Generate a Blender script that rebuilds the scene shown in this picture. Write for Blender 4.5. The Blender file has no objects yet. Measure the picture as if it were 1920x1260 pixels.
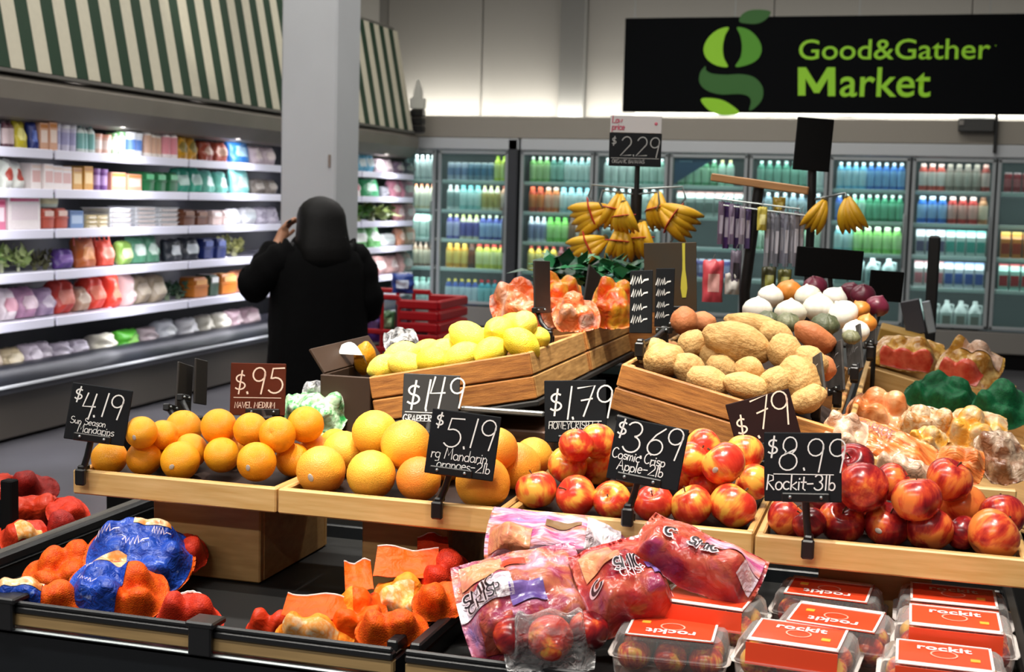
import bpy, bmesh, math, random
from mathutils import Vector, Matrix, noise
R = math.radians
rnd = random.Random(7)
scene = bpy.context.scene
col = scene.collection
V = Vector

# ---------------------------------------------------------------- camera
F_PX, YAW, PITCH, ROLL, CAM_H = 2550.0, 16.18, 5.78, 1.5, 1.6
_y, _p, _r = R(YAW), R(PITCH), R(ROLL)
FW = V((-math.sin(_y)*math.cos(_p), math.cos(_y)*math.cos(_p), -math.sin(_p)))
_rt = V((math.cos(_y), math.sin(_y), 0)); _up = _rt.cross(FW)
RT = math.cos(_r)*_rt + math.sin(_r)*_up
UP = -math.sin(_r)*_rt + math.cos(_r)*_up
CAM = V((0, 0, CAM_H))
cd = bpy.data.cameras.new('camera'); cam = bpy.data.objects.new('camera', cd); col.objects.link(cam)
m = Matrix((RT, UP, -FW)).transposed().to_4x4(); m.translation = CAM
cam.matrix_world = m
cd.sensor_width = 36; cd.lens = F_PX/1920*36; cd.clip_start = 0.05
cd.dof.use_dof = True; cd.dof.focus_distance = 2.7; cd.dof.aperture_fstop = 7.0
scene.camera = cam

# ---------------------------------------------------------------- light and exposure
scene.view_settings.view_transform = 'Standard'
scene.view_settings.look = 'None'
scene.view_settings.gamma = 1.0
scene.view_settings.use_curve_mapping = False
scene.view_settings.exposure = 0.0
scene.cycles.max_bounces = 8
scene.cycles.transparent_max_bounces = 16
scene.cycles.caustics_reflective = False
scene.cycles.caustics_refractive = False
scene.cycles.sample_clamp_indirect = 4.0
world = bpy.data.worlds.new('store_ambient'); scene.world = world; world.use_nodes = True
bg = world.node_tree.nodes['Background']
bg.inputs[0].default_value = (1.0, 0.97, 0.93, 1); bg.inputs[1].default_value = 0.11

def area(name, loc, sx, sy, power, color=(1, 1, 1), target=None, spread=180):
    l = bpy.data.lights.new(name, 'AREA'); l.shape = 'RECTANGLE'; l.size = sx; l.size_y = sy
    l.energy = power; l.color = color; l.spread = R(spread)
    o = bpy.data.objects.new(name, l); col.objects.link(o); o.location = loc
    d = (V(target) - V(loc)) if target is not None else V((0, 0, -1))
    o.rotation_euler = d.to_track_quat('-Z', 'Y').to_euler() if target is not None else (0, 0, 0)
    return o
def spot(name, loc, target, power, angle, blend=0.6, color=(1, 0.93, 0.82), size=0.06):
    l = bpy.data.lights.new(name, 'SPOT'); l.energy = power; l.spot_size = R(angle); l.spot_blend = blend
    l.color = color; l.shadow_soft_size = size
    o = bpy.data.objects.new(name, l); col.objects.link(o); o.location = loc
    o.rotation_euler = (V(target) - V(loc)).to_track_quat('-Z', 'Y').to_euler()
    return o
# ceiling strip fixtures over the sales floor
for yy, pw in ((-3.5, 230), (0.5, 190), (4.5, 170), (8.0, 110), (11.6, 130)):
    area('ceiling_strip_light', (-2.4, yy, 5.0), 6.0, 0.3, pw, (1.0, 0.96, 0.9))
# track spots aimed at the produce island
for lx, ly, lz, tx, ty, tz, pw, an in ((-1.2, 1.8, 4.2, -1.4, 2.62, 1.05, 330, 24), (-0.6, 1.8, 4.2, -0.75, 2.65, 1.05, 300, 24), (0.2, 1.7, 4.2, -0.1, 2.6, 1.05, 300, 24), (-0.9, 2.6, 4.3, -1.0, 3.2, 1.2, 900, 20),
                                       (-0.2, 2.7, 4.3, -0.35, 3.4, 1.2, 520, 24), (0.5, 2.4, 4.3, 0.15, 3.4, 1.0, 200, 26), (-0.4, 0.9, 4.2, -0.3, 2.2, 0.85, 150, 26), (-1.5, 0.9, 4.2, -1.3, 2.3, 0.82, 130, 26), (-0.8, 3.4, 4.3, -0.8, 4.4, 1.5, 200, 26)):
    spot('track_spot_light', (lx, ly, lz), (tx, ty, tz), pw, an)
spot('track_spot_light', (-3.6, 8.2, 4.6), (-5.4, 9.6, 2.95), 130, 22)

# ---------------------------------------------------------------- helpers
def ray(x, y): return FW + RT*((x-960)/F_PX) + UP*((630-y)/F_PX)
def on(x, y, ax, val):
    r = ray(x, y); t = (val - CAM[ax])/r[ax]
    return CAM + r*t
def onplane(x, y, a, b, c):
    """the point of the sight line where z = a + b*Y + c*X"""
    r = ray(x, y); t = (a - CAM.z + b*CAM.y + c*CAM.x)/(r.z - b*r.y - c*r.x)
    return CAM + r*t
def depth(P): return (V(P)-CAM).dot(FW)

def lin(h):
    if not isinstance(h, str): return tuple(h)
    h = h.lstrip('#'); o = []
    for i in (0, 2, 4):
        c = int(h[i:i+2], 16)/255
        o.append(c/12.92 if c <= 0.04045 else ((c+0.055)/1.055)**2.4)
    return tuple(o)

class MB:
    def __init__(s): s.v = []; s.f = []; s.m = []
    def add(s, vs, fs, mi=0):
        o = len(s.v); s.v += [tuple(v) for v in vs]
        for f in fs: s.f.append(tuple(i+o for i in f)); s.m.append(mi)
        return s
    def box(s, c, size, mi=0, M=None):
        cx, cy, cz = c; a, b, d = size[0]/2, size[1]/2, size[2]/2
        vs = [V((cx+i*a, cy+j*b, cz+k*d)) for k in (-1, 1) for j in (-1, 1) for i in (-1, 1)]
        if M is not None: vs = [M @ v for v in vs]
        return s.add(vs, [(0, 2, 3, 1), (4, 5, 7, 6), (0, 1, 5, 4), (2, 6, 7, 3), (0, 4, 6, 2), (1, 3, 7, 5)], mi)
    def cbox(s, c, size, ch=0.004, mi=0, M=None):
        """a box with chamfered edges"""
        bm = bmesh.new(); bmesh.ops.create_cube(bm, size=1)
        for v in bm.verts: v.co = V((v.co.x*size[0]+c[0], v.co.y*size[1]+c[1], v.co.z*size[2]+c[2]))
        bmesh.ops.bevel(bm, geom=bm.edges[:], offset=min(ch, min(size)*0.45), segments=1, affect='EDGES', profile=0.5)
        bm.verts.index_update()
        vs = [v.co.copy() for v in bm.verts]
        if M is not None: vs = [M @ v for v in vs]
        fs = [[v.index for v in f.verts] for f in bm.faces]; bm.free()
        return s.add(vs, fs, mi)
    def lathe(s, prof, n=14, mi=0, M=None, sx=1, sy=1, mis=None):
        vs = []; fs = []; k = len(prof)
        for (r, z) in prof:
            for i in range(n):
                a = 2*math.pi*i/n; vs.append(V((r*math.cos(a)*sx, r*math.sin(a)*sy, z)))
        if M is not None: vs = [M @ v for v in vs]
        o = len(s.v); s.v += [tuple(v) for v in vs]
        for j in range(k-1):
            for i in range(n):
                i2 = (i+1) % n
                s.f.append((o+j*n+i, o+j*n+i2, o+(j+1)*n+i2, o+(j+1)*n+i)); s.m.append(mis[j] if mis else mi)
        if prof[0][0] > 1e-5: s.f.append(tuple(o+i for i in reversed(range(n)))); s.m.append(mis[0] if mis else mi)
        if prof[-1][0] > 1e-5: s.f.append(tuple(o+(k-1)*n+i for i in range(n))); s.m.append(mis[-1] if mis else mi)
        return s
    def tube(s, pts, r, n=8, mi=0, flat=1.0, caps=True):
        pts = [V(p) for p in pts]; k = len(pts)
        rs = r if isinstance(r, (list, tuple)) else [r]*k
        prev = None; vs = []
        for i, p in enumerate(pts):
            t = (pts[min(i+1, k-1)] - pts[max(i-1, 0)]).normalized()
            if prev is None:
                a = V((0, 0, 1)) if abs(t.z) < 0.9 else V((1, 0, 0)); u = t.cross(a).normalized()
            else: u = (prev - t*prev.dot(t)).normalized()
            w = t.cross(u); prev = u
            for j in range(n):
                a = 2*math.pi*j/n; vs.append(p + (u*math.cos(a) + w*math.sin(a)*flat)*rs[i])
        fs = [(i*n+j, i*n+(j+1) % n, (i+1)*n+(j+1) % n, (i+1)*n+j) for i in range(k-1) for j in range(n)]
        if caps: fs += [tuple(reversed(range(n))), tuple((k-1)*n+j for j in range(n))]
        return s.add(vs, fs, mi)
    def sphere(s, c=(0, 0, 0), rad=(1, 1, 1), nu=16, nv=10, mi=0, fn=None):
        if not isinstance(rad, (tuple, list)): rad = (rad,)*3
        vs = []
        for j in range(nv+1):
            th = math.pi*j/nv
            for i in range(nu):
                a = 2*math.pi*i/nu
                d = V((math.sin(th)*math.cos(a), math.sin(th)*math.sin(a), math.cos(th)))
                q = fn(d) if fn else 1.0
                vs.append(V((c[0]+d.x*rad[0]*q, c[1]+d.y*rad[1]*q, c[2]+d.z*rad[2]*q)))
        fs = []
        for j in range(nv):
            for i in range(nu):
                i2 = (i+1) % nu; a, b, e, d = j*nu+i, (j+1)*nu+i, (j+1)*nu+i2, j*nu+i2
                if j == 0: fs.append((a, b, e))
                elif j == nv-1: fs.append((a, b, d))
                else: fs.append((a, b, e, d))
        return s.add(vs, fs, mi)
    def grid(s, fn, nu, nv, mi=0, u0=0, u1=1, v0=0, v1=1, flip=False):
        vs = [fn(u0+(u1-u0)*i/nu, v0+(v1-v0)*j/nv) for j in range(nv+1) for i in range(nu+1)]
        fs = []
        for j in range(nv):
            for i in range(nu):
                a = j*(nu+1)+i; q = (a, a+1, a+nu+2, a+nu+1)
                fs.append(tuple(reversed(q)) if flip else q)
        return s.add(vs, fs, mi)
    def prism(s, poly, z0, z1, mi=0, M=None):
        n = len(poly); vs = [V((x, y, z)) for z in (z0, z1) for (x, y) in poly]
        if M is not None: vs = [M @ v for v in vs]
        fs = [tuple(reversed(range(n))), tuple(range(n, 2*n))] + [(i, (i+1) % n, n+(i+1) % n, n+i) for i in range(n)]
        return s.add(vs, fs, mi)
    def mesh(s, name, mats, smooth=False, weld=0):
        me = bpy.data.meshes.new(name); me.from_pydata(s.v, [], s.f)
        for mt in (mats if isinstance(mats, (list, tuple)) else [mats]): me.materials.append(mt)
        me.polygons.foreach_set('material_index', s.m)
        bm = bmesh.new(); bm.from_mesh(me)
        if weld: bmesh.ops.remove_doubles(bm, verts=bm.verts[:], dist=weld)
        bmesh.ops.recalc_face_normals(bm, faces=bm.faces[:])
        bm.to_mesh(me); bm.free()
        if smooth:
            me.polygons.foreach_set('use_smooth', [True]*len(me.polygons))
            if smooth != 'all': me.set_sharp_from_angle(angle=R(smooth if smooth is not True else 50))
        me.update(); return me
    def build(s, name, mats, parent=None, smooth=False, loc=None, rot=None, weld=0):
        return link(name, s.mesh(name, mats, smooth, weld), parent, loc, rot)

def link(name, me, parent=None, loc=None, rot=None, M=None):
    o = bpy.data.objects.new(name, me); col.objects.link(o)
    if parent is not None: o.parent = parent
    if M is not None: o.matrix_local = M
    else:
        if loc is not None: o.location = loc
        if rot is not None: o.rotation_euler = rot
    return o
def tag(o, label=None, cat=None, group=None, kind=None):
    if label: o['label'] = label
    if cat: o['category'] = cat
    if group: o['group'] = group
    if kind: o['kind'] = kind
    return o
def thing(name, label, cat, loc=(0, 0, 0), rot=(0, 0, 0), group=None, M=None):
    o = bpy.data.objects.new(name, None); col.objects.link(o); o.empty_display_size = 0.05
    if M is not None: o.matrix_world = M
    else: o.location = loc; o.rotation_euler = rot
    return tag(o, label, cat, group)
def struct(o): o['kind'] = 'structure'; return o
def setmat(o, *mats):
    for i, mt in enumerate(mats):
        o.material_slots[i].link = 'OBJECT'; o.material_slots[i].material = mt
def basis(x, y, z, loc):
    M = Matrix((V(x).normalized(), V(y).normalized(), V(z).normalized())).transposed().to_4x4(); M.translation = V(loc); return M
ORD = ['first', 'second', 'third', 'fourth', 'fifth', 'sixth', 'seventh', 'eighth', 'ninth', 'tenth', 'eleventh', 'twelfth',
       'thirteenth', 'fourteenth', 'fifteenth', 'sixteenth', 'seventeenth', 'eighteenth', 'nineteenth', 'twentieth']

# ---------------------------------------------------------------- materials
_mc = {}
def mat(name, color, rough=0.5, metal=0.0, noise_=None, bump=None, emit=None, spec=0.5, color2=None, stretch=None, coat=0.0, rand=0.0, detail=4.0):
    """principled material; noise_=(scale, strength) blends color to color2; bump=(scale, strength)"""
    if name in _mc: return _mc[name]
    mt = bpy.data.materials.new(name); mt.use_nodes = True; nt = mt.node_tree; b = nt.nodes['Principled BSDF']
    c = lin(color); b.inputs['Base Color'].default_value = (*c, 1)
    b.inputs['Roughness'].default_value = rough; b.inputs['Metallic'].default_value = metal
    b.inputs['Specular IOR Level'].default_value = spec; b.inputs['Coat Weight'].default_value = coat
    co = None
    if noise_ or bump:
        tc = nt.nodes.new('ShaderNodeTexCoord'); mp = nt.nodes.new('ShaderNodeMapping')
        nt.links.new(tc.outputs['Object'], mp.inputs[0])
        if stretch: mp.inputs['Scale'].default_value = stretch
        if rand:
            oi = nt.nodes.new('ShaderNodeObjectInfo'); ml = nt.nodes.new('ShaderNodeMath'); ml.operation = 'MULTIPLY'; ml.inputs[1].default_value = 37.0
            nt.links.new(oi.outputs['Random'], ml.inputs[0]); nt.links.new(ml.outputs[0], mp.inputs['Location'])
        co = mp.outputs[0]
    out = None
    if noise_:
        n = nt.nodes.new('ShaderNodeTexNoise'); n.inputs['Scale'].default_value = noise_[0]; n.inputs['Detail'].default_value = detail
        nt.links.new(co, n.inputs['Vector'])
        rp = nt.nodes.new('ShaderNodeValToRGB'); s = 0.5*(1-min(noise_[1], 0.98))
        rp.color_ramp.elements[0].position = max(0.0, 0.5-0.28+s*0.2); rp.color_ramp.elements[1].position = min(1.0, 0.5+0.28-s*0.2)
        c2 = lin(color2) if color2 else tuple(x*(1-noise_[1]) for x in c)
        rp.color_ramp.elements[0].color = (*c, 1); rp.color_ramp.elements[1].color = (*c2, 1)
        nt.links.new(n.outputs[0], rp.inputs[0]); out = rp.outputs[0]
    if rand:
        oi2 = nt.nodes.new('ShaderNodeObjectInfo'); hs = nt.nodes.new('ShaderNodeHueSaturation')
        mr = nt.nodes.new('ShaderNodeMapRange'); mr.inputs['To Min'].default_value = 1-rand; mr.inputs['To Max'].default_value = 1+rand
        nt.links.new(oi2.outputs['Random'], mr.inputs[0]); nt.links.new(mr.outputs[0], hs.inputs['Value'])
        if out: nt.links.new(out, hs.inputs['Color'])
        else: hs.inputs['Color'].default_value = (*c, 1)
        out = hs.outputs[0]
    if out: nt.links.new(out, b.inputs['Base Color'])
    if bump:
        n = nt.nodes.new('ShaderNodeTexNoise'); n.inputs['Scale'].default_value = bump[0]; n.inputs['Detail'].default_value = 3
        nt.links.new(co, n.inputs['Vector'])
        bp = nt.nodes.new('ShaderNodeBump'); bp.inputs['Strength'].default_value = bump[1]; bp.inputs['Distance'].default_value = 0.01
        nt.links.new(n.outputs[0], bp.inputs['Height']); nt.links.new(bp.outputs[0], b.inputs['Normal'])
    if emit:
        b.inputs['Emission Color'].default_value = (*lin(emit[0]), 1); b.inputs['Emission Strength'].default_value = emit[1]
    _mc[name] = mt; return mt
def clear(name, color='#ffffff', fac=0.1, rough=0.08, bump=None, tint=1.0):
    """thin clear film or glass: mostly see-through, with a gloss coat that grows at grazing angles"""
    if name in _mc: return _mc[name]
    mt = bpy.data.materials.new(name); mt.use_nodes = True; nt = mt.node_tree; nt.nodes.clear()
    o = nt.nodes.new('ShaderNodeOutputMaterial'); mx = nt.nodes.new('ShaderNodeMixShader')
    tr = nt.nodes.new('ShaderNodeBsdfTransparent'); gl = nt.nodes.new('ShaderNodeBsdfPrincipled')
    tr.inputs[0].default_value = (*[x*tint for x in lin(color)], 1)
    gl.inputs['Base Color'].default_value = (*lin(color), 1); gl.inputs['Roughness'].default_value = rough
    lw = nt.nodes.new('ShaderNodeFresnel'); lw.inputs[0].default_value = 1.35
    ad = nt.nodes.new('ShaderNodeMath'); ad.operation = 'ADD'; ad.inputs[1].default_value = fac; ad.use_clamp = True
    nt.links.new(lw.outputs[0], ad.inputs[0]); nt.links.new(ad.outputs[0], mx.inputs[0])
    nt.links.new(tr.outputs[0], mx.inputs[1]); nt.links.new(gl.outputs[0], mx.inputs[2]); nt.links.new(mx.outputs[0], o.inputs[0])
    if bump:
        tc = nt.nodes.new('ShaderNodeTexCoord'); n = nt.nodes.new('ShaderNodeTexNoise'); n.inputs['Scale'].default_value = bump[0]
        n.inputs['Distortion'].default_value = 1.5
        nt.links.new(tc.outputs['Object'], n.inputs['Vector']); bp = nt.nodes.new('ShaderNodeBump')
        bp.inputs['Strength'].default_value = bump[1]; bp.inputs['Distance'].default_value = 0.02
        nt.links.new(n.outputs[0], bp.inputs['Height']); nt.links.new(bp.outputs[0], gl.inputs['Normal']); nt.links.new(bp.outputs[0], lw.inputs['Normal'])
    _mc[name] = mt; return mt

BLACK = mat('black_plastic', '#0d0d0e', 0.42)
BLACKM = mat('black_matte', '#060607', 0.8, spec=0.15)
CHALK = mat('chalkboard', '#101215', 0.8, spec=0.2, noise_=(14, 0.5), color2='#171a1e')
CHALKB = mat('brown_chalkboard', '#5c2410', 0.7, spec=0.2, noise_=(14, 0.3))
CHALKM = mat('maroon_chalkboard', '#240a08', 0.7, spec=0.2, noise_=(14, 0.3))
WHITEINK = mat('white_chalk', '#e9e9e6', 0.8)
PEACHINK = mat('peach_chalk', '#f2d6c2', 0.8)
GREYINK = mat('grey_chalk', '#9fa0a0', 0.8)
STEEL = mat('brushed_steel', '#8d9394', 0.38, 0.75)
ALU = mat('painted_aluminium', '#c3c7ca', 0.45, 0.0)
GREYP = mat('grey_paint', '#6f6c66', 0.6)
OAK = mat('oak_board', '#d9a860', 0.42, noise_=(9, 0.45), color2='#c08a44', stretch=(1, 6, 14), rand=0.05)
OAKD = mat('oak_panel', '#bd965f', 0.5, noise_=(8, 0.4), color2='#a8804c', stretch=(1.5, 5, 9), rand=0.05)
CRATE = mat('crate_plank', '#c58440', 0.6, noise_=(10, 0.6), color2='#855024', stretch=(1.5, 1.5, 14), rand=0.18, bump=(60, 0.15))
CRATEL = mat('crate_plank_lit', '#c79a5c', 0.6, noise_=(10, 0.5), color2='#8a6230', stretch=(1.5, 1.5, 14), rand=0.12)  # lighter copy of the plank brown; light on the crate sides put into colour
GLASS = clear('door_glass', '#e6f4f2', 0.015, 0.03)
FILM = clear('clear_film', '#ffffff', 0.10, 0.12, bump=(30, 0.8))
# ================================================================ structure
FLOORM = mat('polished_concrete', '#5f5e62', 0.3, noise_=(1.2, 0.25), color2='#4c4b4f')
WALLM = mat('painted_wall', '#8b8882', 0.75)
WALLP = mat('wall_panel', '#8f8c86', 0.75, spec=0.2)
COLM = mat('column_paint', '#c2c5c9', 0.55, noise_=(1.5, 0.08))
SOFF = mat('soffit_paint', '#989287', 0.65)
struct(MB().box((-2, 7, -0.05), (16, 20, 0.1)).build('floor', FLOORM))
struct(MB().box((-6.35, 6, 2.6), (0.1, 19.2, 5.2)).build('wall_left', WALLM))
wb = struct(MB().box((-2.1, 15.72, 2.6), (8.6, 0.1, 5.2)).build('wall_back', WALLM))
# wall panels either side of the seam and the flat pilaster
for x0, x1 in ((-6.2, -5.015), (-4.99, -4.03), (-3.72, -1.6), (-1.585, 0.5), (0.515, 2.1)):
    MB().cbox(((x0+x1)/2, 15.66, 3.86), (x1-x0, 0.03, 2.66), 0.006).build('wall_panel', WALLP, wb)
struct(MB().cbox((-3.875, 15.6, 2.6), (0.30, 0.14, 5.2), 0.01).build('trim_pilaster', mat('pilaster_paint', '#74736f', 0.65)))
# soffit over the coolers with the lit ledge behind its lip
so = struct(MB().cbox((-2.1, 14.93, 2.365), (8.6, 0.86, 0.215), 0.008).build('trim_soffit', SOFF))
MB().cbox((-2.1, 14.52, 2.48), (8.6, 0.03, 0.03), 0.004).build('lip', SOFF, so)
TUBE = mat('cove_tube', '#ffffff', 0.5, emit=('#fff6e6', 9.0))
for i in range(6):
    x0 = -6.1 + i*1.35
    tl = thing('cove_light', 'linear tube light lying on the soffit ledge, ' + ORD[i] + ' from the corner', 'light', (x0+0.65, 15.2, 2.473), group='cove tube lights above the coolers')
    MB().cbox((0, 0, 0.015), (1.3, 0.07, 0.03), 0.004).build('housing', ALU, tl)
    MB().tube([(-0.62, 0, 0.045), (0.62, 0, 0.045)], 0.016, 8).build('tube', TUBE, tl, smooth=True)
    area('cove_lamp', (x0+0.65, 15.42, 2.54), 1.3, 0.06, 14.0, (1, 0.97, 0.90), target=(x0+0.65, 15.65, 3.0))
# square column in the aisle
cl = struct(MB().cbox((-4.16, 9.2, 2.6), (0.43, 0.43, 5.2), 0.015).build('column', COLM))
MB().cbox((-3.99, 8.98, 1.83), (0.018, 0.012, 0.09), 0.003).build('scuff_plate', mat('scuff', '#86786f', 0.6), cl)

# ================================================================ left open cooler
SHELFW = mat('shelf_enamel', '#c9c9d6', 0.4, 0.1)
CASEB = mat('case_interior', '#15161b', 0.6)
BUMP = mat('bumper_rubber', '#23252c', 0.32)
CASEP = mat('case_base_panel', '#4c463f', 0.5)
CANO = mat('canopy_metal', '#8d867c', 0.5, 0.2, noise_=(2, 0.15))
Y0, Y1 = 6.0, 14.2
def prodY(x, X=-5.4): return on(x, 400, 0, X).y
lc = thing('open_cooler', 'long open refrigerated case under the green striped awning', 'cooler', (-5.3, (Y0+Y1)/2, 0))
Lc = Y1-Y0
MB().box((-0.62, 0, 1.2), (0.05, Lc, 2.4)).build('back_panel', CASEB, lc)
MB().cbox((-0.29, 0, 0.17), (0.5, Lc, 0.30), 0.01).build('base_panel', CASEP, lc)
MB().box((-0.36, 0, 0.02), (0.45, Lc, 0.04)).build('kick_plate', BLACKM, lc)
prof = [(-0.02, 0.31), (0.05, 0.325), (0.075, 0.37), (0.07, 0.43), (0.03, 0.475), (-0.03, 0.495), (-0.06, 0.49), (-0.06, 0.31)]
mb = MB(); n = len(prof)
mb.add([V((x, s*Lc/2, z)) for s in (-1, 1) for x, z in prof], [tuple(range(n)), tuple(reversed(range(n, 2*n)))] + [(i, (i+1) % n, n+(i+1) % n, n+i) for i in range(n)])
mb.build('bumper', BUMP, lc, smooth=40)
MB().cbox((0.078, 0, 0.375), (0.012, Lc, 0.018), 0.003).build('bumper_strip', ALU, lc)
MB().box((-0.32, 0, 0.42), (0.56, Lc, 0.04)).build('deck', SHELFW, lc)
SZ = [1.83, 1.58, 1.325, 1.055, 0.755]
segs = [(6.0, 7.6), (7.62, 9.3), (9.32, 11.0), (11.02, 12.7), (12.72, 14.2)]
for k, z in enumerate(SZ):
    for a, b in segs:
        sh = MB().cbox((-0.31 + 0.0*k, (a+b)/2-(Y0+Y1)/2, z-0.012), (0.6, b-a, 0.02), 0.004).build('shelf', SHELFW, lc)
        MB().cbox((0.0, (a+b)/2-(Y0+Y1)/2, z-0.028), (0.018, b-a-0.01, 0.06), 0.004).build('price_rail', mat('price_rail_white', '#e2e2f2', 0.35), sh)
# canopy: a sloping fascia under the awning
mb = MB(); pr = [(-0.62, 2.275), (0.0, 2.27), (0.06, 2.23), (0.05, 2.12), (-0.03, 2.02), (-0.10, 2.0), (-0.62, 2.06)]; n = len(pr)
mb.add([V((x, s*Lc/2, z)) for s in (-1, 1) for x, z in pr], [tuple(range(n)), tuple(reversed(range(n, 2*n)))] + [(i, (i+1) % n, n+(i+1) % n, n+i) for i in range(n)])
mb.build('canopy', CANO, lc, smooth=30)
MB().cbox((-0.3, Lc/2-0.01, 1.3), (0.62, 0.02, 1.6), 0.005).build('end_glass', GLASS, lc)
for a, b in segs:
    yc = (a+b)/2
    area('case_led_lamp', (-5.27, yc, 1.99), 0.05, b-a, 11, (0.93, 0.92, 1.0), target=(-5.6, yc, 1.5))
    for z in SZ[:-1]:
        area('shelf_led_lamp', (-5.33, yc, z-0.062), 0.03, b-a, 3.6, (0.93, 0.92, 1.0), target=(-5.55, yc, z-0.4))
    area('shelf_led_lamp', (-5.33, yc, SZ[-1]-0.062), 0.03, b-a, 3.0, (0.93, 0.92, 1.0), target=(-5.5, yc, 0.4))
# striped awning
aw = thing('striped_awning', 'dark green and white striped awning above the open refrigerated case', 'awning', (-5.25, 10, 2.3))
GRN = mat('awning_green', '#12371f', 0.7, noise_=(20, 0.15)); CRM = mat('awning_white', '#cfc9b4', 0.7, noise_=(20, 0.06))
pit = 0.27; y = 5.9; k = 0
slope = V((-0.2, 0, 1.06)); sl = slope.length; M = basis((0, 1, 0), slope, V((0, 1, 0)).cross(slope), (0, 0, 0))
gm = MB().cbox((0, sl/2, 0.0), (pit/2, sl, 0.012), 0.002, M=M).mesh('stripe', GRN)
wm = MB().cbox((0, sl/2, 0.002), (pit/2, sl, 0.012), 0.002, M=M).mesh('stripe', CRM)
while y < 13.9:
    for mesh_, dy in ((gm, 0), (wm, pit/2)):
        link('stripe', mesh_, aw, loc=(0, y+dy-10+pit/4, 0))
    y += pit
MB().cbox((-0.01, -0.03, -0.012), (0.03, 8.2, 0.025), 0.004).build('hem', GREYP, aw)
MB().box((-0.60, 0, 0.56), (0.74, 8.0, 1.08)).build('backing', GREYP, aw)
# corner finial sign on top of the case end
fs = thing('corner_ornament', 'pale grey spire cutout on a black slatted stand at the cooler corner', 'ornament', (-5.235, 14.12, 2.275))
for k in range(3): MB().cbox((0, 0, 0.05+k*0.085), (0.15, 0.1, 0.065), 0.006).build('slat', BLACK, fs)
MB().box((0, 0.01, 0.14), (0.13, 0.06, 0.28)).build('core', GREYP, fs)
MB().prism([(-0.08, 0.27), (0.08, 0.27), (0.08, 0.38), (0.045, 0.38), (0.045, 0.46), (0.0, 0.58), (-0.04, 0.46), (-0.04, 0.40), (-0.08, 0.38)], -0.04, 0.04, M=Matrix.Rotation(R(90), 4, 'X')).build('spire', mat('spire_grey', '#c8c8c0', 0.6), fs)

# ================================================================ back glass-door coolers
DX0, DW = -5.125, 0.832
doors = [(-5.53, -5.15), (-5.125, -4.30), (-4.165, -3.335), (-3.325, -2.52), (-2.51, -1.675), (-1.665, -0.85), (-0.84, -0.035), (-0.02, 0.79), (0.80, 1.62)]
DZ0, DZ1 = 0.40, 2.115
YF = 14.5
CTINT = (1.0, 1.0, 1.0)
INT = mat('cooler_interior', '#525c5e', 0.55); WIRE = mat('wire_shelf', '#f0f6f6', 0.4)
FRM = mat('door_frame', '#a4aaac', 0.4, 0.15); GASK = mat('door_gasket', '#2a2d2f', 0.6)
for name, a, b, ds, lab in (('glass_door_cooler', -5.55, -4.19, doors[:2], 'shorter glass-door drink cooler in the corner, ending at a dark post'),
                            ('glass_door_cooler', -4.165, 1.66, doors[2:], 'long glass-door drink cooler under the market sign')):
    c = thing(name, lab, 'cooler', ((a+b)/2, YF+0.35, 0))
    cx = (a+b)/2; W = b-a
    MB().box((0, 0.33, 1.3), (W, 0.04, 1.9)).build('back_panel', INT, c)
    MB().cbox((0, -0.29, 2.19), (W, 0.14, 0.13), 0.012).build('header', ALU, c)
    MB().box((0, 0.05, 2.22), (W, 0.56, 0.06)).build('roof_panel', GREYP, c)
    MB().box((0, 0, 0.345), (W, 0.64, 0.07)).build('floor_panel', INT, c)
    MB().cbox((0, -0.30, 0.27), (W, 0.10, 0.22), 0.01).build('base_panel', mat('cooler_base', '#87837d', 0.45, 0.2), c)
    MB().cbox((0, -0.27, 0.08), (W, 0.10, 0.16), 0.01).build('kick_plate', BLACKM, c)
    if a < -5: MB().cbox((W/2-0.06, -0.28, 1.3), (0.115, 0.16, 1.9), 0.01).build('dark_post', mat('dark_post', '#34363a', 0.5), c)
    MB().box((-W/2-0.0, 0, 1.3), (0.02, 0.62, 1.8)).build('side_panel', INT, c)
    if b > 1: MB().box((W/2, 0, 1.3), (0.02, 0.62, 1.8)).build('side_panel', INT, c)
    for x0, x1 in ds:
        w = x1-x0; xm = (x0+x1)/2-cx
        d = MB()
        for sx in (-1, 1): d.cbox((xm+sx*(w/2-0.022), -0.33, (DZ0+DZ1)/2), (0.036, 0.05, DZ1-DZ0), 0.006)
        for zz in (DZ0+0.02, DZ1-0.02): d.cbox((xm, -0.33, zz), (w-0.01, 0.05, 0.036), 0.006)
        dd = d.build('door', FRM, c)
        MB().box((xm, -0.325, (DZ0+DZ1)/2), (w-0.08, 0.006, DZ1-DZ0-0.07)).build('pane', GLASS, dd)
        MB().tube([(xm+w/2-0.04, -0.36, 1.0), (xm+w/2-0.04, -0.385, 1.04), (xm+w/2-0.04, -0.385, 1.5), (xm+w/2-0.04, -0.36, 1.54)], 0.009, 6).build('handle', STEEL, dd, smooth=True)
        MB().box((xm-w/2, -0.29, (DZ0+DZ1)/2), (0.03, 0.03, DZ1-DZ0)).build('mullion', GASK, c)
        for z in (1.785, 1.455, 1.125, 0.80):
            s_ = MB().cbox((xm, -0.02, z-0.012), (w-0.05, 0.5, 0.016), 0.003)
            s_.cbox((xm, -0.262, z-0.016), (w-0.05, 0.014, 0.04), 0.003)
            s_.build('shelf', WIRE, c)
            area('door_led_lamp', (xm+cx, YF+0.09, z-0.05), w-0.1, 0.03, 1.15, CTINT, target=(xm+cx, YF+0.4, z-0.45))
        area('door_led_lamp', (xm+cx, YF+0.09, 2.08), w-0.1, 0.03, 1.2, CTINT, target=(xm+cx, YF+0.4, 1.7))

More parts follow.
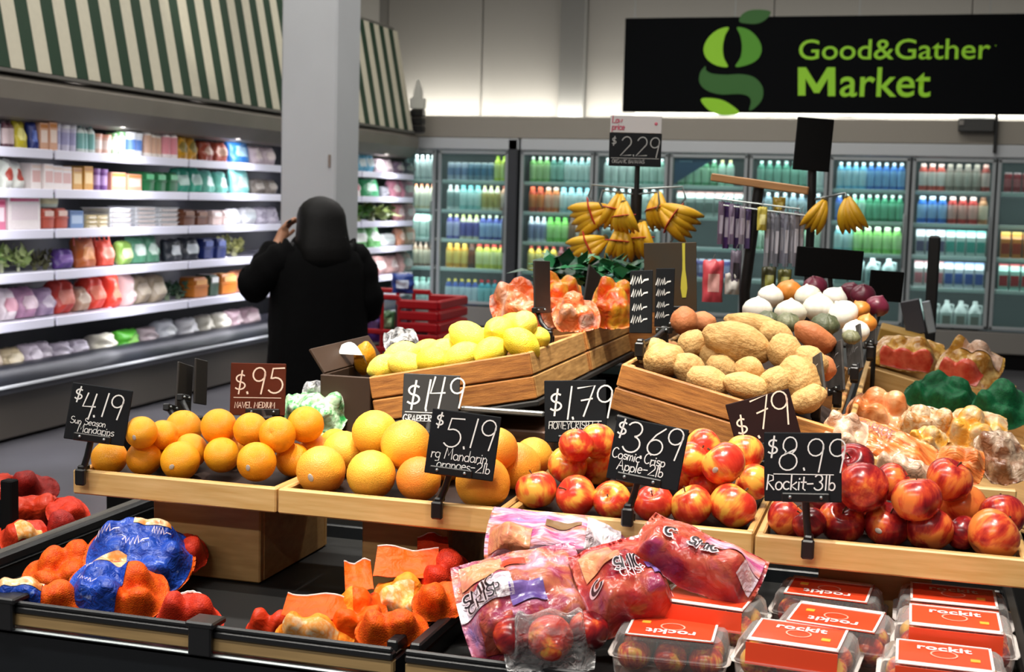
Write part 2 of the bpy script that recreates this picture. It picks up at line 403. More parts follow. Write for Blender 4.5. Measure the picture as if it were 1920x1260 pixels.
# drinks ---------------------------------------------------------------
def bottle_mesh(name, h, r, kind):
    b = MB()
    if kind == 'bottle':
        p = [(r*0.9, 0), (r, 0.01), (r, h*0.14), (r, h*0.58), (r, h*0.70), (r*0.86, h*0.79), (r*0.42, h*0.88), (r*0.4, h*0.9), (r*0.46, h*0.9), (r*0.46, h*0.99), (r*0.34, h)]
        mis = [0, 0, 1, 1, 0, 0, 0, 2, 2, 2]
    elif kind == 'wide':
        p = [(r*0.9, 0), (r, 0.012), (r, h*0.2), (r, h*0.7), (r*0.9, h*0.78), (r*0.62, h*0.86), (r*0.62, h*0.88), (r*0.66, h*0.88), (r*0.66, h*0.99), (r*0.5, h)]
        mis = [0, 0, 1, 0, 0, 0, 2, 2, 2]
    elif kind == 'can':
        p = [(r*0.8, 0), (r, 0.012), (r, h*0.3), (r, h*0.7), (r, h-0.014), (r*0.82, h)]; mis = [2, 0, 1, 0, 2]
    elif kind == 'tub':
        p = [(r*0.85, 0), (r*0.9, 0.01), (r*0.94, h*0.25), (r*0.97, h*0.7), (r, h*0.84), (r*1.06, h*0.84), (r*1.06, h), ]; mis = [0, 0, 1, 0, 2, 2]
    if kind == 'jug':
        b.cbox((0, 0, h*0.33), (r*1.9, r*1.9, h*0.66), 0.02, 0)
        b.lathe([(r*0.95, h*0.62), (r*0.75, h*0.74), (r*0.35, h*0.88), (r*0.3, h*0.9), (r*0.34, h*0.9), (r*0.34, h)], 10, 0, mis=[0, 0, 0, 2, 2])
        b.tube([(r*0.3, -r*0.2, h*0.86), (r*0.95, -r*0.2, h*0.84), (r*1.0, -r*0.2, h*0.6)], r*0.16, 6, 0)
        b.box((0, -r*0.96, h*0.32), (r*1.2, 0.004, h*0.32), 1)
    elif kind == 'carton':
        b.cbox((0, 0, h*0.37), (r*1.9, r*1.9, h*0.74), 0.004, 0)
        b.add([(-r*.95, -r*.95, h*.74), (r*.95, -r*.95, h*.74), (r*.95, r*.95, h*.74), (-r*.95, r*.95, h*.74), (-r*.95, 0, h*.94), (r*.95, 0, h*.94)], [(0, 1, 5, 4), (3, 4, 5, 2), (0, 4, 3), (1, 2, 5)], 0)
        b.box((0, 0, h*0.96), (r*1.9, 0.006, h*0.08), 2); b.box((0, -r*0.96, h*0.38), (r*1.7, 0.004, h*0.4), 1)
    else: b.lathe(p, 12, mis=mis)
    return b.mesh(name, [mat('w0', '#ffffff'), mat('w1', '#ffffff'), mat('w2', '#ffffff')], smooth=35)
BM = {'bottle': bottle_mesh('bottle', 0.26, 0.0395, 'bottle'), 'wide': bottle_mesh('bottle', 0.26, 0.0455, 'wide'), 'can': bottle_mesh('drink_can', 0.19, 0.036, 'can'),
      'jug': bottle_mesh('milk_jug', 0.26, 0.07, 'jug'), 'carton': bottle_mesh('juice_carton', 0.25, 0.045, 'carton'), 'tub': bottle_mesh('tub', 0.11, 0.05, 'tub')}
BNAME = {'bottle': ('drink_bottle', 'bottle'), 'wide': ('juice_bottle', 'bottle'), 'can': ('drink_can', 'can'), 'jug': ('milk_jug', 'jug'), 'carton': ('juice_carton', 'carton'), 'tub': ('tub', 'tub')}
BR = {'bottle': 0.08, 'wide': 0.092, 'can': 0.08, 'jug': 0.15, 'carton': 0.1}
def pm(c, rough=0.35):  # product plastic or paper by colour
    return mat('product_' + c.lstrip('#') + ('' if rough == 0.35 else '_r'), c, rough, noise_=(45, 0.12))
NUM = ['no', 'one', 'two', 'three', 'four', 'five', 'six', 'seven', 'eight', 'nine', 'ten']
ROWN = ['top', 'second', 'third', 'fourth', 'bottom']
DN = ['narrow corner', 'first full', 'first', 'second', 'third', 'fourth', 'fifth', 'sixth', 'last']
ROWZ = [1.785, 1.455, 1.125, 0.80, 0.385]
# (door, row): runs of (kind, count, description, body, label, cap); n<0 is an empty stretch
G = {}
G[0, 0] = [('bottle', 4, 'pale grey', '#b9c4c6', '#e8eeee', '#ffffff')]
G[0, 1] = [('bottle', 4, 'cream', '#d9c9a8', '#f0e8d8', '#cc7a5a')]
G[0, 2] = [('carton', 3, 'pale mint', '#cfe6dd', '#eef8f2', '#9fc9bb')]
G[0, 3] = [('bottle', 4, 'brown', '#7a5c4a', '#cbb9a6', '#4a3226')]
G[0, 4] = [('wide', 3, 'frosted', '#c2d9d3', '#e9f3f0', '#8fb5ab')]
G[1, 0] = [('can', 3, 'silver blue', '#c3cbe0', '#8fa2cc', '#d8dce4'), ('can', 4, 'slate blue', '#8ba6bd', '#5d8ab0', '#cfd6da'), ('bottle', 2, 'yellow-green', '#c4d84a', '#e4ee9a', '#9ab52f')]
G[1, 1] = [('bottle', 2, 'grey white', '#d7dddd', '#9fb3b3', '#eef1f1'), ('wide', 3, 'pale turquoise', '#9fd6d6', '#d4f0ee', '#6fb5b8'), ('bottle', 3, 'cream and gold', '#e9e3c8', '#cdbb72', '#d8cd9c'), ('bottle', 1, 'salmon', '#d69b7c', '#f0d5c4', '#b9563f')]
G[1, 2] = [('bottle', 2, 'violet', '#5b53a8', '#c3bfe6', '#e3e6a0'), ('bottle', 3, 'cream violet', '#d8cfb5', '#6a62b0', '#d3d88a'), ('bottle', 4, 'indigo', '#4450a6', '#a9c0ea', '#dfe6c4')]
G[1, 3] = [('wide', 3, 'amber', '#e3a32d', '#f3cf6e', '#d9b14c'), ('wide', 1, 'dark brown', '#4a2a1a', '#7a3f25', '#5a2a1a'), ('wide', 4, 'lime yellow', '#d7d75a', '#eef0b0', '#b9332a')]
G[1, 4] = [('bottle', 5, 'navy and white', '#2d4da0', '#e2eaf6', '#dcc35a'), ('bottle', 4, 'teal', '#2f93a6', '#9fd9e0', '#b92b33')]
G[2, 0] = [('bottle', 3, 'leaf green', '#86c06a', '#c8e6a8', '#dfe8d8'), ('bottle', 2, 'bottle green', '#4f8f80', '#a9d4c8', '#e8f2ee'), ('bottle', 4, 'pale aqua', '#a9cfcf', '#e6f4f2', '#f4fafa')]
G[2, 1] = [('wide', 2, 'tomato red', '#cf4a26', '#e98a4a', '#e5603a'), ('wide', 2, 'orange red', '#e07a3a', '#f0b59a', '#e8c0b0'), ('wide', 4, 'ice blue', '#b5dbe2', '#eaf7f9', '#8fc6d2')]
G[2, 2] = [('bottle', 3, 'white and lilac', '#cfd4e2', '#8f97bd', '#e9ecf3'), ('wide', 3, 'bright green', '#7fc95a', '#b8eb98', '#5aa846'), ('wide', 1, 'umber', '#5a3f35', '#8d6a58', '#473029'), ('wide', 2, 'blush pink', '#dba99c', '#f1d7d0', '#c9877a')]
G[2, 3] = [('bottle', 4, 'yellow', '#e4c13f', '#f0e08e', '#b02c22'), ('bottle', 4, 'maroon', '#6d2730', '#a34c55', '#8c2c33')]
G[2, 4] = [('bottle', 3, 'blue', '#3b5f9a', '#b9cbe5', '#dfe7f0'), ('bottle', 4, 'aqua', '#5aa3a5', '#bfe3e2', '#e0f0f0')]
G[3, 0] = [('bottle', 4, 'clear white', '#c9dedb', '#f0f8f6', '#ffffff'), ('bottle', 4, 'sea green', '#8fc0b0', '#dff0e8', '#f5faf8')]
G[3, 1] = [('bottle', 8, 'misty grey', '#a8bab9', '#dfe9e8', '#eef3f2')]
G[3, 2] = [('jug', 4, 'white', '#e3e6e2', '#9aa7a5', '#dfe3e0')]
G[4, 0] = [('bottle', 5, 'emerald', '#4d9a6c', '#b9e2c2', '#d7efe0'), ('bottle', 2, 'pale mint green', '#aadac0', '#e2f5ea', '#e9d49a')]
G[4, 1] = [('carton', 7, 'white', '#e2e8e6', '#8d9a98', '#c08a86')]
G[4, 3] = [('can', 8, 'purple', '#6d62a8', '#c3bce6', '#d8d4ea')]
G[5, 0] = [('bottle', 6, 'teal green', '#3f8f78', '#9fd0bf', '#cfe8e0'), ('bottle', 2, 'frosty white', '#d3e6e2', '#f2fafa', '#ffffff')]
G[5, 1] = [('bottle', 8, 'grey blue', '#8fa5b5', '#d0dde6', '#eef2f5')]
G[5, 2] = [('bottle', 8, 'pale green', '#a9cfae', '#dceedd', '#f0f5ee')]
G[6, 0] = [('bottle', 4, 'sky blue', '#6fc0e6', '#c8ebfa', '#eef8fd'), ('bottle', 5, 'royal blue', '#2f78cc', '#8fc0f0', '#e8f2fb')]
G[6, 1] = [('bottle', 1, 'deep blue', '#2f5fc0', '#7fa5e6', '#e0e9f6'), ('bottle', 3, 'mint', '#7fcfa8', '#c9efdc', '#e8f8f0'), ('bottle', 5, 'dark green', '#1f8a60', '#7fcdaa', '#dcefe6')]
G[6, 2] = [('wide', 2, 'light cyan', '#8fd0d8', '#d0eef2', '#e8f7f8'), ('wide', 5, 'lime', '#93dc72', '#c8f2ac', '#e4f5d8')]
G[6, 3] = [('jug', 4, 'frosted white', '#cfe2e4', '#8fb0b5', '#e8f2f2')]
G[7, 0] = [('wide', 3, 'coral red', '#d8584a', '#f3e6e2', '#f0c9c2'), ('wide', 4, 'taupe', '#8f7f76', '#c6b9b0', '#a8988e'), ('wide', 1, 'rust red', '#b0453c', '#e6c8c2', '#d7a59d')]
G[7, 1] = [('wide', 3, 'cobalt blue', '#1f6fd0', '#9fc6f2', '#e3eefb'), ('wide', 3, 'scarlet', '#c92f2a', '#eab0a8', '#f0d0ca'), ('wide', 1, 'peach and brown', '#c98a5f', '#f0d9c0', '#7a4a30')]
G[7, 2] = [('carton', 3, 'white and plum', '#e4e4ea', '#6a6288', '#c9c8d8'), ('carton', 4, 'white and turquoise', '#e0efec', '#4fb0a5', '#7fcfc6')]
G[7, 3] = [('carton', 3, 'white and pink', '#ece3e4', '#d8808a', '#e3a5ac'), ('carton', 4, 'white and blue', '#e0e5f0', '#3f5fae', '#8fa5d8')]
G[7, 4] = [('jug', 5, 'white', '#e6e9e8', '#9a8f88', '#e9ecec')]
G[8, 0] = [('can', 3, 'dark red', '#9a2f3a', '#c26a70', '#b9a0a2')]
G[8, 2] = [('carton', 6, 'orange and red', '#dd8a3c', '#b9401f', '#e6c06a')]
G[8, 3] = [('carton', 6, 'crimson and mint', '#a5d0c4', '#b02028', '#c9545a')]
for (d, row), runs in G.items():
    x0, x1 = doors[d]; x0 += 0.06; x1 -= 0.06
    tot = sum(BR[k]*n for k, n, *_ in runs); sc_ = min(1.08, (x1-x0)/tot) if d not in (0,) else (x1-x0)/tot
    x = x0 + 0.01
    for kind, n, desc, cb, clb, cc in runs:
        nm, ct = BNAME[kind]
        dn = ('corner cooler narrow door' if d == 0 else 'corner cooler full door' if d == 1 else 'long cooler ' + DN[d] + ' door')
        what = f'{desc} {nm.split("_")[-1]}'; where = f'{ROWN[row]} shelf, {dn}'
        for i in range(n):
            w = BR[kind]*sc_
            o = link(nm, BM[kind], None, loc=(x+w/2, YF+0.145+rnd.uniform(0, 0.012), ROWZ[row]-0.003), rot=(0, 0, rnd.uniform(-0.2, 0.2) if kind not in ('carton', 'jug') else 0))
            f = min(1.06, sc_*1.04); o.scale = (f, f, 1.08 if row < 4 else 1.12)
            setmat(o, pm(cb), pm(clb), pm(cc)); tag(o, (f'{ORD[i]} from left of {NUM[n]} {what}s, {where}' if n > 1 else f'single {what}, {where}'), ct, f'{what}s, {where}')
            x += w
# poster stuck inside the third door of the long cooler
x0, x1 = doors[4]
pz = on(1320, 318, 1, YF+0.06)
po = thing('door_poster', 'blue triangular poster stuck inside a cooler door under the market sign', 'poster', (x0+0.05, YF+0.045, 1.80))
MB().prism([(0, 0), (0, 0.27), (0.42, 0.27)], -0.002, 0.002, M=Matrix.Rotation(R(90), 4, 'X')).build('sheet', mat('poster_blue', '#2f5f8f', 0.5), po)
MB().box((0.12, -0.004, 0.24), (0.14, 0.002, 0.012)).build('print_line', pm('#8fb5d8'), po)

# ================================================================ market sign
def text_mesh(body, size, bold=0.0, extrude=0.002, spacing=1.0, align='LEFT'):
    cu = bpy.data.curves.new('t', 'FONT'); cu.body = body; cu.size = size; cu.offset = bold; cu.extrude = extrude; cu.space_character = spacing
    cu.align_x = align; cu.resolution_u = 4
    o = bpy.data.objects.new('t', cu); col.objects.link(o); bpy.context.view_layer.update()
    me = bpy.data.meshes.new_from_object(o.evaluated_get(bpy.context.evaluated_depsgraph_get()))
    bpy.data.objects.remove(o); bpy.data.curves.remove(cu)
    return me
SIGNB = mat('sign_black', '#040609', 0.7, spec=0.1)
LIME = mat('sign_lime', '#86bf1e', 0.55, emit=('#86bf1e', 0.25)); MIDG = mat('sign_mid_green', '#4d9418', 0.55, emit=('#4d9418', 0.15)); DKG = mat('sign_dark_green', '#2c6420', 0.55, emit=('#2c6420', 0.12))
SY = 15.0
def sg(x, y): p = on(x, y, 1, SY-0.05); return p.x, p.z
ms = thing('market_sign', 'black hanging market sign with green leaf letter logo and lime lettering', 'sign', (-3.14, SY, 2.585))
MB().cbox((2.55, 0, 0.51), (5.1, 0.06, 1.02), 0.006).build('panel', SIGNB, ms)
for x in (-0.0+0.1, 1.2, 2.5, 3.8): MB().tube([(x, 0, 1.02), (x, 0, 2.4)], 0.004, 5).build('hanger_wire', STEEL, ms)
RX = Matrix.Rotation(R(90), 4, 'X')
def sgp(pts): return [(sg(x, y)[0]+3.14, sg(x, y)[1]-2.585) for x, y in pts]
def smooth_poly(pts, n=6, closed=True):
    out = []; k = len(pts)
    for i in range(k if closed else k-1):
        p0, p1, p2, p3 = (V(pts[(i+j-1) % k]) if closed else V(pts[min(max(i+j-1, 0), k-1)]) for j in range(4))
        for j in range(n):
            t = j/n
            out.append(tuple(0.5*((2*p1)+(-p0+p2)*t+(2*p0-5*p1+4*p2-p3)*t*t+(-p0+3*p1-3*p2+p3)*t**3)))
    if not closed: out.append(tuple(pts[-1]))
    return out
def logo(name, pts, mt, tip=None, n=6):
    P_ = smooth_poly(sgp(pts), n)
    me = MB(); me.prism(P_, 0.032, 0.044, M=RX); o = me.build(name, mt, ms); return o
# bowl of the letter: two half-moons around a seed-shaped gap
logo('logo_bowl', [(1366, 51), (1345, 56), (1327, 72), (1319, 92), (1325, 110), (1342, 122), (1364, 125), (1357, 108), (1355, 88), (1359, 67)], LIME)
logo('logo_bowl', [(1382, 51), (1404, 56), (1421, 72), (1428, 92), (1421, 110), (1403, 121), (1379, 125), (1388, 108), (1391, 88), (1388, 67)], MIDG)
logo('logo_leaf', [(1386, 40), (1392, 26), (1412, 18), (1444, 21), (1436, 36), (1420, 44), (1400, 44)], DKG)
logo('logo_tail', [(1322, 124), (1312, 138), (1312, 156), (1326, 170), (1352, 177), (1385, 176), (1402, 180), (1408, 190), (1405, 207), (1420, 198), (1430, 182), (1429, 162), (1414, 145), (1390, 139), (1360, 140), (1336, 138), (1324, 132)], DKG)
logo('logo_foot', [(1314, 186), (1335, 184), (1360, 190), (1386, 210), (1368, 216), (1345, 214), (1326, 204)], LIME)
def sign_text(body, x0, x1, ybase, ytop, mt, bold):
    me = text_mesh(body, 1.0, bold, 0.0)
    xs = [v.co.x for v in me.vertices]; ys = [v.co.y for v in me.vertices]
    ax, az = sg(x0, ybase); bx, bz = sg(x1, ybase+ (x1-x0)*0.008); tx, tz = sg(x0, ytop)
    sx = (bx-ax)/(max(xs)-min(xs)); sy = (tz-az)/max(ys)
    for v in me.vertices: v.co = V(((v.co.x-min(xs))*sx + ax+3.14, -0.036, v.co.y*sy + az-2.585))
    me.materials.clear(); me.materials.append(mt); o = link('lettering', me, ms); o['label'] = 'lime sign lettering'
    return o
sign_text('Good&Gather', 1497, 1856, 111, 74, LIME, 0.006)
sign_text('arket', 1574, 1744, 180, 126, LIME, 0.010)
_m = sgp([(1496, 179), (1496, 126), (1511, 126), (1531, 158), (1551, 126), (1566, 126), (1566, 180), (1552, 180), (1552, 147), (1536, 174), (1526, 174), (1510, 147), (1510, 179)])
mb = MB()
for q in ((0, 1, 11, 12), (1, 2, 11), (2, 3, 10, 11), (3, 4, 8, 9), (3, 9, 10), (4, 5, 8), (5, 6, 7, 8)): mb.prism([_m[i] for i in q], 0.032, 0.037, M=RX)
o = mb.build('lettering', LIME, ms); o['label'] = 'lime capital letter'
sign_text('.', 1866, 1868, 86, 84, LIME, 0.0)
# lit edge under the sign
el = thing('edge_light', 'bright linear light below the black market sign', 'light', (-0.6, 15.27, 2.573))
MB().cbox((0, 0, 0.03), (4.9, 0.05, 0.04), 0.004).build('diffuser', mat('edge_diffuser', '#ffffff', 0.5, emit=('#fffbe8', 2.2)), el)
MB().cbox((0, 0.03, 0.0), (4.9, 0.06, 0.02), 0.003).build('housing', ALU, el)
# small ceiling camera arm and box over the coolers
cb = thing('aisle_camera', 'small dark box on a black bracket above the last cooler doors', 'camera', on(1830, 235, 1, 14.43))
MB().cbox((0, 0, 0), (0.34, 0.1, 0.13), 0.01).build('housing', mat('camera_grey', '#3a3a38', 0.5), cb)
MB().cbox((-0.14, -0.055, 0.02), (0.05, 0.02, 0.05), 0.006).build('lens', mat('lens_rim', '#8a8680', 0.3), cb)
MB().cbox((0.19, 0.02, -0.08), (0.03, 0.05, 0.38), 0.004).build('bracket', BLACK, cb)
MB().cbox((0.1, 0.02, 0.05), (0.2, 0.03, 0.02), 0.004).build('arm', BLACK, cb)
# ================================================================ products on the open cooler's shelves
def fbm(p, s=1.0): return noise.noise(V(p)*s)
def bag_mesh(name, seed, nu=14, nv=14):
    """upright pillow pack, unit size: width x, thickness y, height z from 0 to 1; slot 1 is the printed panel"""
    def side(sgn):
        def fn(u, v):
            x = (u-0.5); z = v
            e = (max(0, 1-(2*abs(x))**4)*max(0, 1-(abs(2*z-0.9)/1.1)**4))
            t = 0.5*e**0.6*(0.75+0.5*fbm((x*3+seed, z*3, seed*3.1)))
            wob = 0.05*fbm((x*4, z*5, seed*7.7))
            top = 0.06*fbm((x*6, seed*1.3, 0)) if v > 0.9 else 0
            return V((x*(0.92+0.12*fbm((z*3, seed, 2))), sgn*t+wob, z*1.0+top))
        return fn
    b = MB()
    f, k = side(-1), side(1)
    b.grid(f, nu, nv, 0); b.grid(k, nu, nv, 0, flip=True)
    fr = lambda u, v: f(u, v)+V((0, -0.012, 0))
    b.grid(fr, 8, 6, 1, 0.22, 0.78, 0.25, 0.68)
    return b.mesh(name, [mat('w0', '#fff'*2), mat('w1', '#ffffff')], smooth=70, weld=0.0005)
def leafy_mesh(name, seed, n=42):
    r = random.Random(seed); b = MB()
    for i in range(n):
        a = r.uniform(0, 6.283); el = r.uniform(0.2, 1.4); L = r.uniform(0.3, 0.55); w = r.uniform(0.07, 0.16)
        base = V((r.uniform(-0.3, 0.3), r.uniform(-0.3, 0.3), r.uniform(0.05, 0.5)))
        d = V((math.cos(a)*math.cos(el), math.sin(a)*math.cos(el), math.sin(el)))
        sd = d.cross(V((0, 0, 1))).normalized()*w; bend = V((0, 0, -0.12))
        p = [base, base+d*L*0.4+sd, base+d*L*0.5, base+d*L*0.4-sd, base+d*L+bend]
        p[2] = p[2]+V((0, 0, 0.03))
        b.add(p, [(0, 1, 2), (0, 2, 3), (1, 4, 2), (2, 4, 3)], i % 2)
    for k in range(3): b.tube([(0.06*k-0.06, 0, 0), (0.05*k-0.05, 0.02, 0.35)], 0.05, 6, 2)
    return b.mesh(name, [mat('w0', '#ffffff'), mat('w1', '#ffffff'), mat('w2', '#ffffff')])
def box_mesh(name):
    b = MB().cbox((0, 0, 0.5), (1, 1, 1), 0.02, 0); b.box((0, -0.502, 0.5), (0.8, 0.01, 0.45), 1); b.box((0, -0.503, 0.87), (0.9, 0.01, 0.12), 2)
    return b.mesh(name, [mat('w0', '#ffffff'), mat('w1', '#ffffff'), mat('w2', '#ffffff')])
def clam_mesh(name):
    b = MB(); pr = [(0.42, 0), (0.48, 0.05), (0.5, 0.5), (0.53, 0.52), (0.53, 0.58), (0.47, 0.6), (0.44, 0.92), (0.38, 1)]
    vs = []; n = 12
    for r_, z in pr:
        for i in range(n):
            a = 2*math.pi*(i+0.5)/n; ca, sa = math.cos(a), math.sin(a); q = r_/max(abs(ca), abs(sa))
            q = min(q, r_*1.25); vs.append((ca*q, sa*q, z))
    fs = [(j*n+i, j*n+(i+1) % n, (j+1)*n+(i+1) % n, (j+1)*n+i) for j in range(len(pr)-1) for i in range(n)]
    o = len(fs); b.add(vs, fs, 0); b.f.append(tuple((len(pr)-1)*n+i for i in range(n))); b.m.append(1); b.f.append(tuple(reversed(range(n)))); b.m.append(0)
    b.box((0, -0.47, 0.76), (0.7, 0.03, 0.26), 1)
    return b.mesh(name, [mat('w0', '#ffffff'), mat('w1', '#ffffff')], smooth=40)
PB = [bag_mesh('bag', s) for s in (1, 4, 9, 13)]
PL = [leafy_mesh('greens', s) for s in (3, 8)]
PX = box_mesh('box'); PC = clam_mesh('clamshell')
def handles(o_parent, w, h, mt):
    for s in (-0.25, 0.25):
        MB().tube([(s*w-0.035, 0, 0), (s*w-0.03, 0, 0.05), (s*w, 0, 0.085), (s*w+0.03, 0, 0.05), (s*w+0.035, 0, 0)], 0.006, 6).build('handle', mt, o_parent, smooth=True, loc=(0, -0.02, h*0.8))
SHN = ['top shelf', 'second shelf', 'third shelf', 'fourth shelf', 'fifth shelf', 'bottom deck']
SHZ = SZ + [0.442]
KN = {'bag': ('salad_bag', 'bag'), 'box': ('food_box', 'box'), 'clam': ('clamshell', 'clamshell'), 'leafy': ('leafy_greens', 'greens'), 'bottle': ('dressing_bottle', 'bottle'),
      'tub': ('dip_tub', 'tub'), 'pouch': ('pouch', 'pouch'), 'wide': ('juice_bottle', 'bottle'), 'tray': ('food_tray', 'tray')}
# shelf: (x0, x1, kind, count, height, description, colours...)
L_ = {}
L_[0] = [(-38, 0, 'tub', 2, .13, 'grey', '#8a8f98', '#c8ccd4', '#5a6070'), (0, 25, 'bottle', 2, .15, 'plum brown', '#5a3440', '#c9b4b4', '#3a2026'), (26, 50, 'pouch', 1, .16, 'yellow-green', '#c8b92f', '#e8e08a'), (50, 66, 'pouch', 1, .15, 'navy', '#22327a', '#5f74c0'), (66, 96, 'box', 2, .16, 'peach', '#d9a88a', '#f0dcd0', '#c07a3a'),
         (97, 141, 'tub', 3, .16, 'lavender', '#cfcbe0', '#a8a6cc', '#eeeef6'), (142, 172, 'bottle', 3, .17, 'white and teal', '#dfe9e6', '#7fb5b0', '#6fa5a8'), (173, 203, 'tub', 2, .12, 'blush pink', '#e3bfae', '#f3e2da', '#d89f88'), (204, 230, 'tub', 2, .14, 'sage', '#a9c4a0', '#e0ecdc', '#5f8a5a'),
         (231, 264, 'tub', 2, .15, 'white and blue', '#e8ecf6', '#5f86cc', '#f4f6fa'), (266, 299, 'bottle', 3, .19, 'white brown-capped', '#ece4dc', '#cfa890', '#7a4a2c'), (300, 325, 'bottle', 2, .19, 'white crimson-capped', '#f0e4e4', '#d88a94', '#a82038'), (327, 372, 'bag', 2, .18, 'mustard yellow', '#d09a1c', '#8a7a3a'), (373, 427, 'bag', 2, .14, 'brick red', '#a0442c', '#c8a08c'),
         (429, 468, 'bag', 1, .17, 'bright blue', '#2f78c0', '#a8d0ea'), (469, 515, 'bag', 2, .15, 'pale mauve', '#cdbcc4', '#e6d8d8'), (632, 668, 'bag', 2, .2, 'teal', '#2f8fa5', '#d0e8ec'), (670, 697, 'bag', 2, .17, 'sky blue', '#6fc0e0', '#e2f4fa'), (698, 735, 'bag', 2, .14, 'dusty grey', '#a8989c', '#d8c8c8'), (737, 775, 'bag', 2, .12, 'purple grey', '#6a5a6c', '#b0a8a4')]
L_[1] = [(-40, -2, 'bag', 1, .17, 'green', '#6a9a4a', '#d8e8c0'), (0, 46, 'bag', 2, .16, 'white red-topped', '#e8eae0', '#b84a3c'), (48, 125, 'box', 4, .14, 'white and rose', '#efe6e2', '#d8a8a0', '#e8d0c0'), (126, 165, 'box', 2, .14, 'amber', '#d39a3c', '#f0d090', '#b87a24'), (168, 196, 'tub', 2, .13, 'purple', '#7a4f90', '#c0a0d0', '#9a70b0'),
         (197, 256, 'box', 2, .11, 'peach and cream', '#e8a888', '#f6e0d0', '#d88a3c'), (258, 325, 'clam', 3, .13, 'dark green', '#1f6a3c', '#4fb878'), (327, 378, 'bag', 2, .17, 'emerald', '#3fae90', '#cfeee4'), (380, 428, 'bag', 2, .16, 'pale teal', '#7fcfba', '#eaf8f4'), (430, 470, 'bag', 1, .18, 'aqua', '#8fdcd4', '#d8f6f0'), (471, 518, 'bag', 2, .12, 'grey brown', '#8a8078', '#c0b8b0'),
         (632, 676, 'bag', 2, .18, 'white and red', '#f0e2dc', '#c03038'), (678, 712, 'bag', 1, .17, 'green', '#2fa060', '#c8ecd0'), (714, 730, 'bag', 1, .1, 'grey', '#7f7f84', '#b8b8bc'), (731, 776, 'bag', 2, .17, 'pink', '#d890a0', '#f0dcd8')]
L_[2] = [(-40, -2, 'box', 1, .17, 'rose', '#d87a98', '#f4e4ea', '#b83060'), (0, 65, 'box', 1, .19, 'white pink-topped', '#f0e8e6', '#e6d8dc', '#d83c78'), (69, 119, 'clam', 2, .12, 'red berry', '#c05a48', '#e8c8b8'), (121, 147, 'box', 1, .11, 'steel blue', '#6a8ab8', '#b0c4dc', '#4a6a9a'), (149, 192, 'tray', 2, .08, 'cream', '#e8d8a8', '#f4ecd8'), (194, 330, 'tray', 3, .13, 'white stacked', '#eef0f2', '#d8c8c0'),
         (334, 386, 'clam', 2, .11, 'brown', '#6a3c24', '#8a5a3c'), (387, 430, 'clam', 2, .10, 'pink and white', '#e8d0c8', '#f4ecea'), (431, 480, 'bag', 2, .12, 'bright white', '#eceef0', '#c8d0d4'), (481, 520, 'bag', 2, .13, 'lilac white', '#d0cad8', '#a8a0b4'), (640, 690, 'leafy', 2, .18, 'dark green', '#2a4a1c', '#4a7a2c', '#c8d8a0'), (692, 738, 'leafy', 2, .18, 'olive', '#5a6a34', '#8a9a5a', '#dce0c0'), (742, 776, 'bag', 2, .17, 'rose', '#c88a8c', '#e8d0d0')]
L_[3] = [(-40, -2, 'leafy', 1, .18, 'fresh green', '#4f7f2f', '#8fb860', '#d0d8a8'), (0, 62, 'leafy', 2, .18, 'pale green', '#8aa05a', '#c0d090', '#e8ecc8'), (64, 104, 'leafy', 2, .14, 'dark leaf', '#3c3a2c', '#5a5a3a', '#8a8a60'), (105, 138, 'bag', 1, .12, 'purple', '#5a3a8a', '#8a6ab0'), (140, 184, 'bag', 1, .17, 'orange brown', '#b8602c', '#d89050'), (185, 214, 'bag', 1, .17, 'red-orange', '#e0503a', '#f0a08c'),
         (220, 246, 'bag', 1, .15, 'leaf green', '#7fa54a', '#c8dca0'), (247, 300, 'bag', 2, .18, 'green and white', '#5a9a78', '#d0e4d8'), (310, 372, 'bag', 2, .15, 'dark slate', '#2a3038', '#c8d0d4'), (374, 416, 'clam', 2, .14, 'navy', '#1c2c6a', '#4a5ca0'), (418, 462, 'leafy', 2, .18, 'olive green', '#5c6030', '#9a9a60', '#c8c8a0'), (660, 716, 'bag', 2, .2, 'green and white', '#5fae5a', '#eef4ea'), (718, 740, 'bag', 1, .12, 'white', '#d8dcd8', '#b8c0bc'), (744, 778, 'bag', 2, .18, 'peach', '#e0a080', '#f0d4c4')]
L_[4] = [(-40, -2, 'bag', 1, .19, 'plum', '#8a5070', '#d8b8cc'), (0, 30, 'bag', 1, .2, 'white and pink', '#e8dce0', '#d8a0b0'), (32, 70, 'bag', 1, .2, 'mauve', '#c090b0', '#e8d0dc'), (72, 104, 'bag', 1, .18, 'lilac', '#b8a0c0', '#e0d4e4'), (106, 140, 'bag', 1, .22, 'red', '#d8483c', '#e89080'), (142, 166, 'bag', 1, .17, 'cream and brown', '#c8a890', '#e8d8c8'), (168, 232, 'bag', 2, .24, 'tomato red', '#e0402c', '#f08a70'), (234, 256, 'bag', 1, .22, 'pale pink', '#e8c8c4', '#f4e4e0'),
         (258, 310, 'bag', 2, .2, 'beige', '#a89880', '#c8bca8'), (312, 354, 'leafy', 2, .17, 'dark green', '#1f3a28', '#3a5a40', '#a0b090'), (356, 386, 'clam', 1, .16, 'orange', '#c0701c', '#e0a050'), (387, 406, 'clam', 1, .17, 'green and white', '#2a4a34', '#e8eae8'), (407, 440, 'clam', 1, .17, 'deep orange', '#d07a2c', '#e8b070'), (441, 490, 'bag', 2, .18, 'salmon brown', '#c08060', '#e8c8b0'), (640, 700, 'bag', 2, .2, 'pale green', '#9ab88a', '#d8e4d0'), (702, 776, 'bag', 3, .2, 'mixed rose', '#c8a098', '#e0d0cc')]
